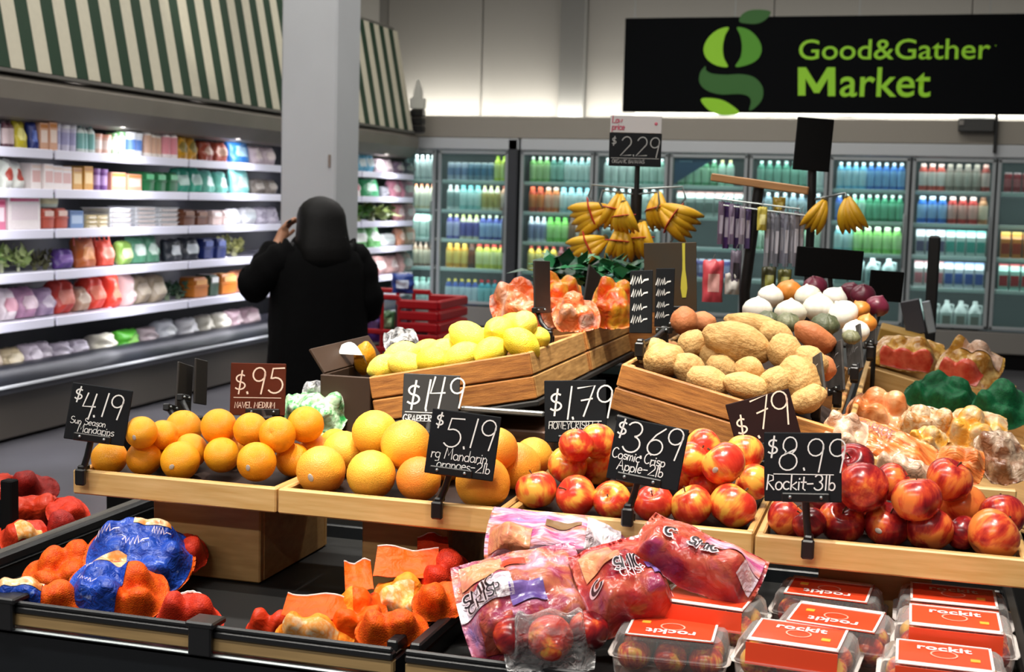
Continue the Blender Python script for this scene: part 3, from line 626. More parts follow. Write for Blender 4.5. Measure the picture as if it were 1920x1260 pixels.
L_[5] = [(-40, 0, 'bag', 1, .15, 'brown', '#8a705a', '#c0b0a0'), (0, 42, 'bag', 1, .14, 'cream and olive', '#b8a888', '#d8ccb0'), (44, 100, 'bag', 2, .14, 'pale lilac', '#cfc4d4', '#e4dce8'), (102, 168, 'bag', 2, .12, 'lavender white', '#c4bccc', '#dcd6e4'), (180, 222, 'bag', 1, .13, 'white and cream', '#e4e0cc', '#f0ecdc'), (223, 266, 'bag', 1, .14, 'bright green', '#4aa02c', '#8ac860'), (268, 300, 'bag', 1, .13, 'ash grey', '#a8989c', '#c8bcc0'),
         (302, 340, 'bag', 1, .16, 'silver white', '#c8ccd4', '#e4e8ec'), (342, 378, 'bag', 1, .15, 'snow white', '#dcdce0', '#f0f0f4'), (380, 434, 'bag', 2, .15, 'ivory', '#d4d0c0', '#e8e4d4'), (436, 490, 'bag', 2, .17, 'rose grey', '#b89ca4', '#dcc8cc'), (640, 776, 'bag', 4, .16, 'pale grey', '#b0b0b4', '#d4d4d8')]
def prod(kind, desc, shelf, i, n, loc, w, d, h, cols, far=False):
    nm, ct = KN[kind]
    what = f'{desc} {nm.replace("_", " ")}'; where = f'{SHN[shelf]} of the awning cooler' + (' beyond the column' if far else '')
    where_s = f'{SHN[shelf].split()[0]} ' + ('deck' if shelf == 5 else 'shelf') + (', beyond column' if far else ', awning cooler')
    lab = f'{ORD[i]} from left of {NUM[n]} {what}s, {where_s}' if n > 1 and kind != 'leafy' else f'{ORD[i]} from left of {NUM[n]} {what} clumps, {where_s}' if n > 1 else f'{what} on {where_s}'
    cm = [pm(c) for c in cols]
    if kind in ('bag', 'pouch'):
        o = link(nm, PB[rnd.randrange(4)], None, loc=loc, rot=(R(rnd.uniform(-14, -4)), 0, R(90)+rnd.uniform(-.15, .15))); o.scale = (w, d, h); setmat(o, *cm[:2])
    elif kind == 'leafy':
        o = link(nm, PL[i % 2], None, loc=loc, rot=(0, 0, rnd.uniform(0, 6))); o.scale = (w*1.15, w*1.1, h*1.2); setmat(o, *(cm+cm)[:3])
    elif kind in ('box', 'clam'):
        o = link(nm, PX if kind == 'box' else PC, None, loc=loc, rot=(0, 0, R(90)+rnd.uniform(-.05, .05))); o.scale = (w*0.96, d, h); setmat(o, *(cm+cm)[:3 if kind == 'box' else 2])
    elif kind == 'tray':
        o = thing(nm, '', ct, loc, (0, 0, R(90))); k = max(1, round(h/0.032))
        for q in range(k):
            MB().lathe([(0.46, 0), (0.5, 0.75), (0.54, 0.78), (0.54, 0.86), (0.46, 0.9)], 4, 0, M=Matrix.Translation((0, 0, q*h/k)) @ Matrix.Diagonal((w*0.92*1.3, d*1.3, h/k, 1)) @ Matrix.Rotation(R(45), 4, 'Z')).build('carton', cm[0], o)
            MB().box((0, -d*0.5, (q+0.35)*h/k), (w*0.7, 0.006, h/k*0.3)).build('label', cm[1], o)
    else:
        o = link(nm, BM[kind], None, loc=loc, rot=(0, 0, R(90)+rnd.uniform(-.2, .2))); r0 = {'tub': (0.106, .11), 'bottle': (0.072, .255), 'wide': (0.084, .25)}[kind]
        o.scale = (w*0.98/r0[0], w*0.98/r0[0], h/r0[1]); setmat(o, *(cm+cm)[:3])
    tag(o, lab, ct, f'{what}s, {where}')
    if desc == 'red-orange' or desc == 'orange brown':
        hh = MB()
        for s in (-0.28, 0.28): hh.tube([(s-0.16, -0.1, 0.75), (s-0.13, -0.1, 1.15), (s, -0.1, 1.32), (s+0.13, -0.1, 1.15), (s+0.16, -0.1, 0.75)], 0.035, 6)
        hh.build('carry_handle', pm('#e0503a'), o, smooth=True)
    return o
EXT = {0: ('tub', 5, .14, 'dove grey', '#9aa0ac', '#d0d4dc', '#6a7080'), 1: ('bag', 4, .16, 'moss green', '#5a8a44', '#c8dcb0'), 2: ('box', 4, .15, 'cherry', '#b83a50', '#f0d8dc', '#8a2038'), 3: ('leafy', 3, .17, 'spring green', '#4f7f2f', '#8fb860', '#d0d8a8'), 4: ('bag', 4, .19, 'wine', '#7a4460', '#d0b0c4'), 5: ('bag', 4, .14, 'sand', '#a08c70', '#d0c4b0')}
for k, e in EXT.items(): L_[k].insert(0, (-150, -42)+e)
for sh, runs in L_.items():
    for (x0, x1, kind, n, h, desc, *cols) in runs:
        ya, yb = prodY(x0), prodY(x1); w = (yb-ya)/n
        if kind in ('tub', 'bottle') and w > 0.13: n = min(8, round((yb-ya)/0.1)); w = (yb-ya)/n
        h = h*1.12 if sh < 4 else h
        d = {'bag': 0.13, 'pouch': 0.08, 'box': 0.16, 'clam': 0.17, 'leafy': 0.2, 'tray': 0.24}.get(kind, 0.1)
        if sh >= 4 and kind == 'bag': d = 0.2
        for i in range(n):
            prod(kind, desc, sh, i, n, (-5.34-d/2-rnd.uniform(0, .02), ya+(i+0.5)*w, SHZ[sh]-0.001), w*0.97, d, h*rnd.uniform(0.95, 1.05), cols, x0 > 600)
        # green-lidded tub standing on the berry packs
o = link('dip_tub', BM['tub'], None, loc=(-5.43, prodY(95), SHZ[2]+0.14), rot=(0, 0, 0)); o.scale = (1.5, 1.5, 0.75); setmat(o, pm('#dff0e0'), pm('#f4f4c8'), pm('#a8e0d0'))
tag(o, 'mint-lidded tub stacked on the red berry clamshells of the awning cooler', 'tub')
# ================================================================ produce island furniture
ZT = 1.02          # top of the tray boards
YT = 2.40          # front of the trays
LINER = mat('tray_liner', '#2a1710', 0.8, noise_=(40, 0.3))
def bed(Y): return 0.985 + (Y-2.42)*0.20
trays = [(-1.632, -1.172, 2.40, 'orange'), (-1.168, -0.704, 2.40, 'grapefruit'), (-0.700, -0.240, 2.40, 'red and yellow apple'), (-0.235, 0.222, 2.385, 'dark red apple')]
def board(t, name, c, size, mt, ch=0.003): return MB().cbox(c, size, ch).build(name, mt, t)
OAKX = mat('oak_board_x', '#dcb67a', 0.42, noise_=(7, 0.5), color2='#c69a58', stretch=(1.2, 10, 16), rand=0.06)
OAKY = mat('oak_board_y', '#d8b074', 0.42, noise_=(7, 0.5), color2='#c69a58', stretch=(10, 1.2, 16), rand=0.06)
for x0, x1, yf, what in trays:
    w = x1-x0; t = thing('produce_tray', f'pale oak tray holding the loose {what}s', 'tray', ((x0+x1)/2, yf, 0.972), group='oak trays along the island front')
    D = 0.37
    board(t, 'front_board', (0, 0.009, 0.023), (w, 0.018, 0.050), OAKX); board(t, 'back_board', (0, D-0.009, 0.048), (w, 0.018, 0.096), OAKX)
    for s in (-1, 1): board(t, 'side_board', (s*(w/2-0.007), D/2, 0.023), (0.014, D-0.037, 0.050), OAKY)
    board(t, 'base_board', (0, D/2, 0.004), (w-0.03, D-0.04, 0.008), OAKD)
    mb = MB(); mb.add([(-w/2+.016, .02, .012), (w/2-.016, .02, .012), (w/2-.016, D-.02, .012+.2*(D-.04)), (-w/2+.016, D-.02, .012+.2*(D-.04)), (-w/2+.016, .02, .009), (w/2-.016, .02, .009), (w/2-.016, D-.02, .009), (-w/2+.016, D-.02, .009)],
                      [(0, 1, 2, 3), (4, 7, 6, 5), (0, 4, 5, 1), (1, 5, 6, 2), (2, 6, 7, 3), (3, 7, 4, 0)]).build('liner', LINER, t)
# pedestals under the trays
for x0, x1, lab in ((-1.505, -1.255, 'wooden pedestal below the orange tray'), (-1.03, -0.845, 'wooden pedestal below the grapefruit tray'), (-0.56, -0.36, 'wooden pedestal behind the pink apple bags'), (-0.13, 0.07, 'wooden pedestal below the dark apple tray')):
    p = thing('tray_pedestal', lab, 'pedestal', ((x0+x1)/2, 2.50, 0.792)); w = x1-x0
    board(p, 'front_panel', (0, 0.008, 0.089), (w-0.001, 0.016, 0.178), OAKD)
    for s in (-1, 1): board(p, 'side_panel', (s*(w/2-0.008), 0.17, 0.089), (0.016, 0.305, 0.178), OAKD)
    board(p, 'back_panel', (0, 0.332, 0.089), (w-0.001, 0.016, 0.178), OAKD)
# bins --------------------------------------------------------------
RAILM = mat('bin_rail', '#17181a', 0.38); BINF = mat('bin_floor', '#090a0b', 0.6); STRIP = mat('bin_wood_strip', '#a5885a', 0.55, noise_=(8, 0.25), stretch=(1, 8, 12)); BLUEB = mat('bin_front_panel', '#0c1116', 0.45)
def pbin(label, x0, x1, y0, y1, brackets, front=True):
    t = thing('produce_bin', label, 'bin', ((x0+x1)/2, y0, 0)); w = x1-x0; D = y1-y0
    board(t, 'floor_panel', (0, D/2, 0.783), (w-0.02, D-0.02, 0.014), BINF)
    board(t, 'front_rail', (0, 0.011, 0.828), (w, 0.022, 0.014), RAILM)
    board(t, 'front_lip', (0, 0.004, 0.840), (w, 0.008, 0.010), RAILM)
    board(t, 'wood_strip', (0, 0.013, 0.809), (w, 0.02, 0.024), STRIP)
    board(t, 'metal_edge', (0, 0.008, 0.790), (w, 0.02, 0.006), STEEL)
    board(t, 'front_panel', (0, 0.02, 0.393), (w, 0.02, 0.787), BLUEB)
    for s in (-1, 1):
        board(t, 'side_rail', (s*(w/2-0.010), D/2+0.012, 0.839), (0.020, D-0.024, 0.020), RAILM)
        board(t, 'side_panel', (s*(w/2-0.006), D/2, 0.41), (0.012, D-0.03, 0.82), BLUEB)
    board(t, 'back_panel', (0, D-0.006, 0.41), (w, 0.012, 0.82), BLUEB)
    for bx in brackets:
        mb = MB().cbox((bx-(x0+x1)/2, 0.012, 0.846), (0.055, 0.05, 0.012), 0.003); mb.cbox((bx-(x0+x1)/2, -0.006, 0.818), (0.045, 0.012, 0.055), 0.003)
        mb.build('bracket', RAILM, t)
    return t
pbin('black front bin of netted oranges, blue-labelled bags and orange bags', -1.757, -0.797, 2.075, 2.93, (-1.555, -1.152))
pbin('black front bin with pink apple bags and red-labelled clamshells', -0.775, 0.235, 2.075, 2.93, ())
sb = thing('produce_bin', 'low black side bin of red netted bags past the orange tray', 'bin', (-2.02, 2.45, 0))
board(sb, 'floor_panel', (0, 0.32, 0.70), (0.46, 0.62, 0.014), BINF)
board(sb, 'side_rail', (0.235, 0.3, 0.832), (0.018, 0.95, 0.022), mat('grey_rail', '#4a4742', 0.4))  # grey rail, lighter than the front bins' black rails
board(sb, 'side_panel', (0.238, 0.3, 0.41), (0.012, 0.95, 0.82), BLUEB); board(sb, 'side_panel', (-0.238, 0.3, 0.40), (0.012, 0.62, 0.80), BLUEB)
board(sb, 'end_panel', (0.12, 0.69, 0.48), (0.22, 0.07, 0.96), BLACKM); board(sb, 'front_panel', (0, 0.0, 0.36), (0.48, 0.014, 0.72), BLUEB)
board(sb, 'corner_post', (0.072, 0.17, 0.465), (0.03, 0.03, 0.93), BLACKM)
# plinth under the crates
PLM = mat('plinth_black', '#0c0b0a', 0.6); RIS = mat('riser_brown', '#4a2a12', 0.6, noise_=(9, 0.4), stretch=(1, 1, 6))
pl = thing('island_plinth', 'black stepped plinth carrying the crates in the middle of the island', 'plinth', (-0.68, 2.97, 0))
board(pl, 'body', (0, 1.6, 0.49), (1.06, 3.2, 0.98), PLM, 0.01)
board(pl, 'riser', (-0.30, 0.3, 1.02), (0.42, 0.5, 0.085), RIS, 0.004)
for s, x, zc, ang in ((-1, -0.335, 1.088, -11.8), (1, 0.275, 1.062, 13.5)):
    mb = MB().cbox((0, 0, 0), (0.44, 2.2, 0.014), 0.003, M=Matrix.Translation((x, 1.12, zc)) @ Matrix.Rotation(R(ang), 4, 'Y'))
    mb.build('sloped_shelf', PLM, pl)
MB().cbox((-0.20, 0.0, 1.112), (0.2, 0.016, 0.012), 0.003, M=Matrix.Translation((0, 0, 0)) @ Matrix.Rotation(R(0), 4, 'Y')).build('metal_edge', STEEL, pl)
# crates ------------------------------------------------------------
def crate(label, org, ang, W, L, h, bedmound, group='slatted crates on the plinth'):
    t = thing('produce_crate', label, 'crate', org, (0, R(ang), 0), group)
    nb = 2; ph = h/nb
    for k in range(nb):
        z = k*ph+ph/2
        board(t, 'front_plank', (W/2, 0.007, z), (W, 0.014, ph-0.003), CRATE); board(t, 'back_plank', (W/2, L-0.007, z), (W, 0.014, ph-0.003), CRATE)
        for x in (0.006, W-0.006): board(t, 'side_plank', (x, L/2, z), (0.012, L-0.03, ph-0.003), CRATEL)
    for x in (0.02, W-0.02):
        for yy in (0.024, L-0.024): board(t, 'corner_post', (x, yy, h/2), (0.016, 0.018, h-0.004), CRATEL)
    def f(u, v):
        e = (1-(2*u-1)**4)*(1-(2*v-1)**4); return V((0.014+(W-0.028)*u, 0.016+(L-0.032)*v, h*0.55 + bedmound*e))
    MB().grid(f, 10, 10).build('liner', LINER, t, smooth=True)
    board(t, 'base_board', (W/2, L/2, 0.005), (W-0.03, L-0.03, 0.008), CRATEL)
    return t
for k, (lb) in enumerate(('slatted brown crate heaped with lemons', 'slatted brown crate of bagged oranges and peppers behind the lemons')):
    crate(lb, (-1.204, 3.0+k*0.57, 1.057), -11.8, 0.405, 0.555, 0.112, 0.03)
for k, (lb) in enumerate(('slatted brown crate heaped with potatoes', 'slatted brown crate of onions behind the potatoes')):
    crate(lb, (-0.636, 3.0+k*0.57, 1.128), 13.5, 0.49, 0.555, 0.112, (0.05, 0.11)[k])
# side trays stepping down on the aisle side
st0 = V((-0.135, 0, 1.03)); SA = 14.0
for k, (y0, y1, lb) in enumerate(((2.97, 3.68, 'sloped oak tray of carrot and squash bags'), (3.70, 4.36, 'sloped oak tray with dark green netted bags'), (4.38, 5.1, 'sloped oak tray of yellow potato bags with red print'))):
    t = thing('sloped_tray', lb, 'tray', (st0.x, y0, st0.z), (0, R(SA), 0), 'sloped trays on the aisle side'); W = 0.52; D = y1-y0
    board(t, 'base_board', (W/2, D/2, 0.005), (W, D, 0.01), OAKD)
    board(t, 'front_board', (W/2, 0.007, 0.035), (W, 0.014, 0.05) if k == 0 else (W, 0.014, 0.07), OAKX); board(t, 'back_board', (W/2, D-0.008, 0.045), (W, 0.014, 0.075), OAKX)
    board(t, 'inner_board', (0.007, D/2, 0.045), (0.014, D-0.03, 0.07), OAKY); board(t, 'outer_board', (W-0.007, D/2, 0.035), (0.014, D-0.03, 0.05), OAKY)
stp = thing('side_tray_stand', 'black stand under the sloped oak trays', 'stand', (0.125, 4.03, 0))
mb = MB(); mb.prism([(-0.25, 0), (0.24, 0), (0.24, 0.885), (-0.25, 1.01)], -1.06, 1.06, M=Matrix.Rotation(R(90), 4, 'X')); mb.build('body', PLM, stp)
# brown carton left of the lemon crate
ct_ = thing('cardboard_carton', 'dark brown open carton in shade beside the lemon crate', 'carton', (-1.285, 3.0, 0.985))
CARD = mat('dark_card', '#3a2412', 0.7, noise_=(6, 0.3))
for nm, c_, sz in (('front_panel', (0, 0.004, 0.09), (0.13, 0.008, 0.18)), ('back_panel', (0, 0.396, 0.09), (0.13, 0.008, 0.18)), ('side_panel', (-0.061, 0.2, 0.09), (0.008, 0.38, 0.18)), ('side_panel', (0.061, 0.2, 0.09), (0.008, 0.38, 0.18)), ('base_panel', (0, 0.2, 0.004), (0.12, 0.38, 0.008))):
    board(ct_, nm, c_, sz, CARD, 0.002)
MB().cbox((0, 0.03, 0.0), (0.008, 0.37, 0.07), 0.002, M=Matrix.Translation((-0.061, 0.17, 0.18)) @ Matrix.Rotation(R(-35), 4, 'Y') @ Matrix.Translation((0, 0, 0.035))).build('flap', CARD, ct_)
hp = thing('herb_stand', 'black stand behind the oranges carrying packs of greens', 'stand', (-1.34, 3.09, 0))
board(hp, 'body', (0, -0.0, 0.49), (0.24, 0.21, 0.98), PLM, 0.006)
board(hp, 'wood_edge', (0, -0.11, 1.0), (0.25, 0.012, 0.05), OAKX)
# ================================================================ fruit and vegetables
def fmat(name, stops, scale, rough, stretch=(1, 1, 1), bump=(90, 0.12), rshift=0.25, coat=0.0, lat=None, spec=0.5):
    """fruit skin: a ramp over noise, shifted per fruit; lat adds a blend along the stem axis"""
    mt = bpy.data.materials.new(name); mt.use_nodes = True; nt = mt.node_tree; b = nt.nodes['Principled BSDF']
    L = nt.links.new; N = nt.nodes.new
    tc = N('ShaderNodeTexCoord'); mp = N('ShaderNodeMapping'); mp.inputs['Scale'].default_value = stretch; L(tc.outputs['Object'], mp.inputs[0])
    oi = N('ShaderNodeObjectInfo'); ml = N('ShaderNodeMath'); ml.operation = 'MULTIPLY'; ml.inputs[1].default_value = 91.0; L(oi.outputs['Random'], ml.inputs[0]); L(ml.outputs[0], mp.inputs['Location'])
    n = N('ShaderNodeTexNoise'); n.inputs['Scale'].default_value = scale*0.06; n.inputs['Detail'].default_value = 5; n.inputs['Roughness'].default_value = 0.55; L(mp.outputs[0], n.inputs['Vector'])
    mr = N('ShaderNodeMapRange'); mr.inputs['To Min'].default_value = -rshift; mr.inputs['To Max'].default_value = rshift; L(oi.outputs['Random'], mr.inputs[0])
    ad = N('ShaderNodeMath'); ad.operation = 'ADD'; L(n.outputs[0], ad.inputs[0]); L(mr.outputs[0], ad.inputs[1]); f = ad.outputs[0]
    if lat:
        n2 = N('ShaderNodeTexNoise'); n2.inputs['Scale'].default_value = lat*0.07; n2.inputs['Detail'].default_value = 1
        mp2 = N('ShaderNodeMapping'); L(tc.outputs['Object'], mp2.inputs[0]); L(ml.outputs[0], mp2.inputs['Location']); L(mp2.outputs[0], n2.inputs['Vector'])
        m2 = N('ShaderNodeMath'); m2.operation = 'MULTIPLY_ADD'; m2.inputs[1].default_value = 1.5; m2.inputs[2].default_value = -0.75; L(n2.outputs[0], m2.inputs[0])
        a2 = N('ShaderNodeMath'); a2.operation = 'ADD'; L(f, a2.inputs[0]); L(m2.outputs[0], a2.inputs[1]); f = a2.outputs[0]
    rp = N('ShaderNodeValToRGB'); els = rp.color_ramp.elements
    for i, (p, c) in enumerate(stops):
        e = els[i] if i < 2 else els.new(p); e.position = p; e.color = (*lin(c), 1)
    L(f, rp.inputs[0]); L(rp.outputs[0], b.inputs['Base Color']); b.inputs['Roughness'].default_value = rough; b.inputs['Coat Weight'].default_value = coat; b.inputs['Coat Roughness'].default_value = 0.2
    b.inputs['Specular IOR Level'].default_value = spec
    if bump:
        nb = N('ShaderNodeTexNoise'); nb.inputs['Scale'].default_value = bump[0]*0.07; L(tc.outputs['Object'], nb.inputs['Vector'])
        bp = N('ShaderNodeBump'); bp.inputs['Strength'].default_value = bump[1]; bp.inputs['Distance'].default_value = 0.05; L(nb.outputs[0], bp.inputs['Height']); L(bp.outputs[0], b.inputs['Normal'])
    return mt
ORANGE = fmat('orange_peel', [(0.2, '#f79a0e'), (0.8, '#fdb01c')], 18, 0.38, bump=(420, 0.35), rshift=0.25)
GRAPE = fmat('grapefruit_peel', [(0.3, '#fac440'), (0.95, '#f08a30')], 9, 0.40, bump=(300, 0.2), rshift=0.2, lat=6)
LEMON = fmat('lemon_peel', [(0.2, '#fbe23a'), (0.9, '#fdee6a')], 14, 0.4, bump=(260, 0.3), rshift=0.3)
APPLE = fmat('bicolour_apple_skin', [(0.28, '#f3b44a'), (0.44, '#ec7a38'), (0.60, '#d8402a'), (0.9, '#c2281c')], 16, 0.25, stretch=(3, 3, 0.7), bump=None, rshift=0.14, coat=0.2, lat=14)
DAPPLE = fmat('dark_apple_skin', [(0.26, '#e8803a'), (0.42, '#cc4428'), (0.60, '#9a1c1e'), (0.9, '#5c1018')], 16, 0.25, stretch=(3, 3, 0.7), bump=None, rshift=0.26, coat=0.2, lat=12)
POTATO = fmat('potato_skin', [(0.3, '#b98c4e'), (0.55, '#cda568'), (0.8, '#a87c42')], 40, 0.75, bump=(90, 0.2), rshift=0.1)
SWEETP = fmat('sweet_potato_skin', [(0.3, '#b4683a'), (0.7, '#c98050')], 18, 0.65, bump=(60, 0.12), rshift=0.2)
WONION = fmat('white_onion_skin', [(0.3, '#f0ece0'), (0.8, '#d8d2ba')], 10, 0.4, stretch=(4, 4, .6), bump=None)
YONION = fmat('yellow_onion_skin', [(0.3, '#d08434'), (0.8, '#b0641c')], 12, 0.35, stretch=(4, 4, .6), bump=None)
RONION = fmat('red_onion_skin', [(0.3, '#5a1a2c'), (0.8, '#7a2840')], 12, 0.3, stretch=(4, 4, .6), bump=None)
SQUASH = fmat('squash_rind', [(0.3, '#4c5238'), (0.7, '#7a7a5a')], 12, 0.5, stretch=(3, 3, .6))
STEMM = mat('stem_brown', '#4a3218', 0.8); STK = mat('fruit_sticker', '#e4ddd2', 0.5, noise_=(120, 0.8), color2='#6a4a3a'); GSTEM = mat('stem_green', '#7a8a3a', 0.8)
# unit meshes (radius 1, stem axis z)
def m_orange():
    return MB().sphere((0, 0, 0), 1, 24, 16, fn=lambda d: (0.985 if abs(d.z) < .5 else 0.985-0.02*(abs(d.z)-.5)) * (1-0.10*math.exp(-((1-d.z)/0.012))) + 0.012*fbm((d.x*2, d.y*2, d.z*2))).mesh('orange', ORANGE, 'all')
def m_apple(mt, sd):
    prof = []
    for j in range(19):
        t = math.pi*j/18; r = math.sin(t)*(1.0+0.06*math.cos(t)); z = math.cos(t)*0.93
        z -= 0.34*math.exp(-(r/0.30)**2) if t < 1.5 else -0.16*math.exp(-(r/0.25)**2)
        prof.append((max(r, 0.0), z))
    b = MB(); n = 22; vs = []
    for (r, z) in prof:
        for i in range(n):
            a = 2*math.pi*i/n; q = r*(1+0.03*math.cos(5*a+sd)*(0.4 if z > 0 else 1)); vs.append((q*math.cos(a), q*math.sin(a), z+0.05*math.cos(a+sd)*r))
    b.add(vs, [(j*n+i, (j+1)*n+i, (j+1)*n+(i+1) % n, j*n+(i+1) % n) for j in range(18) for i in range(n)])
    return b.mesh('apple', mt, 'all', weld=0.002)
STEMMESH = MB().tube([(0, 0, 0.5), (0.04, 0, 0.8), (0.12, 0.02, 0.98)], [0.035, 0.03, 0.05], 6).mesh('stem', STEMM, True)
STICK = MB().sphere((0, 0, 0), 1, 10, 6).mesh('sticker', STK, 'all')
def m_lemon(sd):
    return MB().sphere((0, 0, 0), (0.82, 0.82, 1.08), 20, 14, fn=lambda d: 1+0.10*max(0, (abs(d.z)-0.93)/0.07)+0.03*fbm((d.x*2+sd, d.y*2, d.z*2))).mesh('lemon', LEMON, 'all')
def m_potato(mt, sd, el=1.5):
    return MB().sphere((0, 0, 0), (0.8, 0.86, 1.0), 20, 14, fn=lambda d: 1+0.16*fbm((d.x*1.3+sd, d.y*1.3, d.z*1.3))+0.05*fbm((d.x*3.5+sd, d.y*3.5, d.z*3.5))).mesh('potato', mt, 'all')
def m_sweet(sd):
    return MB().sphere((0, 0, 0), (0.62, 0.62, 1.0), 18, 14, fn=lambda d: 1-0.25*max(0, abs(d.z)-.6)+0.14*fbm((d.x*1.4+sd, d.y*1.4, d.z*1.4))).mesh('sweet_potato', SWEETP, 'all')
def m_onion(mt):
    p = [(0, -0.86), (0.14, -0.88), (0.4, -0.8), (0.75, -0.55), (0.96, -0.15), (0.98, 0.15), (0.8, 0.5), (0.5, 0.74), (0.22, 0.88), (0.13, 0.95), (0.1, 1.0), (0.05, 1.03), (0, 1.03)]
    return MB().lathe(p, 18).mesh('onion', mt, 'all')
MO = m_orange(); MA = [m_apple(APPLE, 0), m_apple(APPLE, 2)]; MD = [m_apple(DAPPLE, 1), m_apple(DAPPLE, 3)]
MGp = MB().sphere((0, 0, 0), 1, 26, 18, fn=lambda d: 0.985+0.05*max(0, d.z-.55)+0.015*fbm((d.x*2, d.y*2, d.z*2))).mesh('grapefruit', GRAPE, 'all')
ML = [m_lemon(s) for s in (1, 5)]; MPt = [m_potato(POTATO, s) for s in (1, 4, 8)]; MSw = [m_sweet(s) for s in (2, 6)]
MWo, MYo, MRo = m_onion(WONION), m_onion(YONION), m_onion(RONION)
def relax(items, it=60, lim=0.94, ymin=None):
    """settle overlapping round fruit by sliding each along its own line of sight; items: [pos, r, floor]"""
    for _ in range(it):
        for i in range(len(items)):
            for j in range(i):
                a, b = items[i], items[j]; d = a[0]-b[0]; m_ = (a[1]+b[1])*lim; l = d.length
                if l < m_:
                    far, near = (a, b) if a[0].y > b[0].y else (b, a); g = (m_-l)
                    for q, e in ((far, 0.5*g), (near, -0.3*g)):
                        dr = (q[0]-CAM); L0 = dr.length; q[1] *= (L0+e)/L0; q[0] = q[0]+dr*(e/L0)
        for q in items:
            lo = q[2](q[0])+q[1]*0.97
            dr = (q[0]-CAM)
            if q[0].z < lo and dr.z < 0: e = (lo-q[0].z)/-dr.z*0.7; q[0] = q[0]-dr*e; q[1] *= 1-e
            if ymin is not None and q[0].y < ymin+q[1]: e = (ymin+q[1]-q[0].y)/dr.y; q[0] = q[0]+dr*e; q[1] *= 1+e
    return items
def heap(fruit, cat, meshes, rows, plane_fn, zmin, where, group, orient, sticker=(), rscale=1.0, ymin=None, ell=None, lim=0.94):
    """rows: {row name: [(px, py, d px)]}; plane_fn(row index, r) -> a,b,c of the plane the centres sit on"""
    its = []; meta = []
    for k, (rn, lst) in enumerate(rows.items()):
        for q, (x, y, d) in enumerate(sorted(lst)):
            r = 0.04
            for _ in range(4):
                P = onplane(x, y, *plane_fn(k, r)); r = d/2*depth(P)/F_PX*rscale
            if ymin is not None and P.y < ymin+r: P = on(x, y, 1, ymin+r*1.02)
            its.append([P, r, zmin]); meta.append((rn, q, len(lst), (x, y)))
    relax(its, lim=lim, ymin=ymin)
    for (P, r, _), (rn, q, n, px) in zip(its, meta):
        me = meshes[rnd.randrange(len(meshes))] if isinstance(meshes, list) else meshes
        o = link(fruit, me, None, loc=P, rot=orient()); o.scale = (r, r, r) if ell is None else tuple(r*e for e in ell)
        tag(o, f'{fruit.replace("_", " ")} {ORD[q]} from left in the {rn} row of {where}', cat, group)
        if 'apple' in fruit: link('stem', STEMMESH, o)
        if px in sticker:
            s = link('sticker', STICK, o); tc_ = (CAM-P).normalized()*0.8 + RT*(-0.35) - UP*0.25
            dl = (o.rotation_euler.to_matrix().inverted() @ tc_.normalized()); s.location = dl*0.985
            s.rotation_euler = dl.to_track_quat('Z', 'Y').to_euler(); s.scale = (0.17, 0.12, 0.03)
anyrot = lambda: (rnd.uniform(0, 6.28), rnd.uniform(0, 6.28), rnd.uniform(0, 6.28))
bedz = lambda P: bed(P.y)
def tray_plane(k, r):  # rows rest on the sloping bed; the third row rides on the others
    return (0.985-0.2*2.42 + r + (0.058 if k == 2 else 0.0), 0.20, 0.0)
heap('orange', 'orange', MO, {'front': [(205, 858, 68), (270, 859, 67), (338, 864, 75), (416, 853, 68), (481, 866, 76), (549, 862, 66)],
     'middle': [(357, 845, 66), (310, 842, 62), (590, 846, 62), (628, 832, 58), (440, 838, 62)],
     'top': [(265, 811, 62), (306, 816, 58), (344, 803, 70), (410, 800, 69), (470, 806, 66), (520, 815, 70), (573, 796, 70)]},
     tray_plane, bedz, 'the orange tray', 'loose oranges', anyrot, sticker=[(481, 866), (338, 864), (265, 811)], ymin=2.42)
heap('grapefruit', 'grapefruit', MGp, {'front': [(602, 882, 94), (696, 890, 94), (785, 898, 86), (905, 905, 104)],
     'middle': [(645, 848, 82), (970, 874, 90), (840, 860, 84), (1000, 856, 74)],
     'top': [(703, 812, 88), (761, 834, 96), (930, 842, 84)]}, tray_plane, bedz, 'the grapefruit tray', 'loose grapefruit', anyrot, sticker=[(602, 882)], ymin=2.42)
apr = lambda: (rnd.uniform(-1.1, 1.1), rnd.uniform(-1.1, 1.1), rnd.uniform(0, 6.28))
heap('bicolour_apple', 'apple', MA, {'front': [(1006, 918, 72), (1080, 930, 72), (1147, 937, 66), (1226, 945, 70), (1297, 948, 74), (1374, 949, 82)],
     'middle': [(1064, 872, 68), (1120, 874, 68), (1180, 880, 66), (1284, 890, 66), (1326, 912, 64), (1412, 905, 66), (1240, 880, 64)],
     'top': [(1080, 836, 60), (1120, 828, 64), (1185, 840, 60), (1298, 862, 64), (1319, 838, 64), (1357, 870, 78), (1397, 848, 66)]},
     tray_plane, bedz, 'the orange-red apple tray', 'loose red and yellow apples', apr, sticker=[(1357, 870)], ymin=2.42, rscale=1.09, lim=0.9)
heap('dark_red_apple', 'apple', MD, {'front': [(1474, 972, 70), (1518, 982, 60), (1578, 977, 82), (1663, 984, 80), (1742, 992, 82), (1862, 1004, 92), (1806, 1000, 60)],
     'middle': [(1554, 944, 70), (1630, 950, 64), (1805, 950, 82), (1880, 966, 78), (1700, 960, 60)],
     'top': [(1618, 915, 90), (1600, 870, 74), (1674, 905, 68), (1718, 936, 86), (1779, 900, 80), (1560, 890, 66)]},
     lambda k, r: (0.985-0.2*2.42 + r + (0.062 if k == 2 else 0.0), 0.20, 0.0), bedz, 'the dark apple tray', 'loose dark red apples', apr, sticker=[(1663, 984)], ymin=2.405, rscale=1.09, lim=0.9)
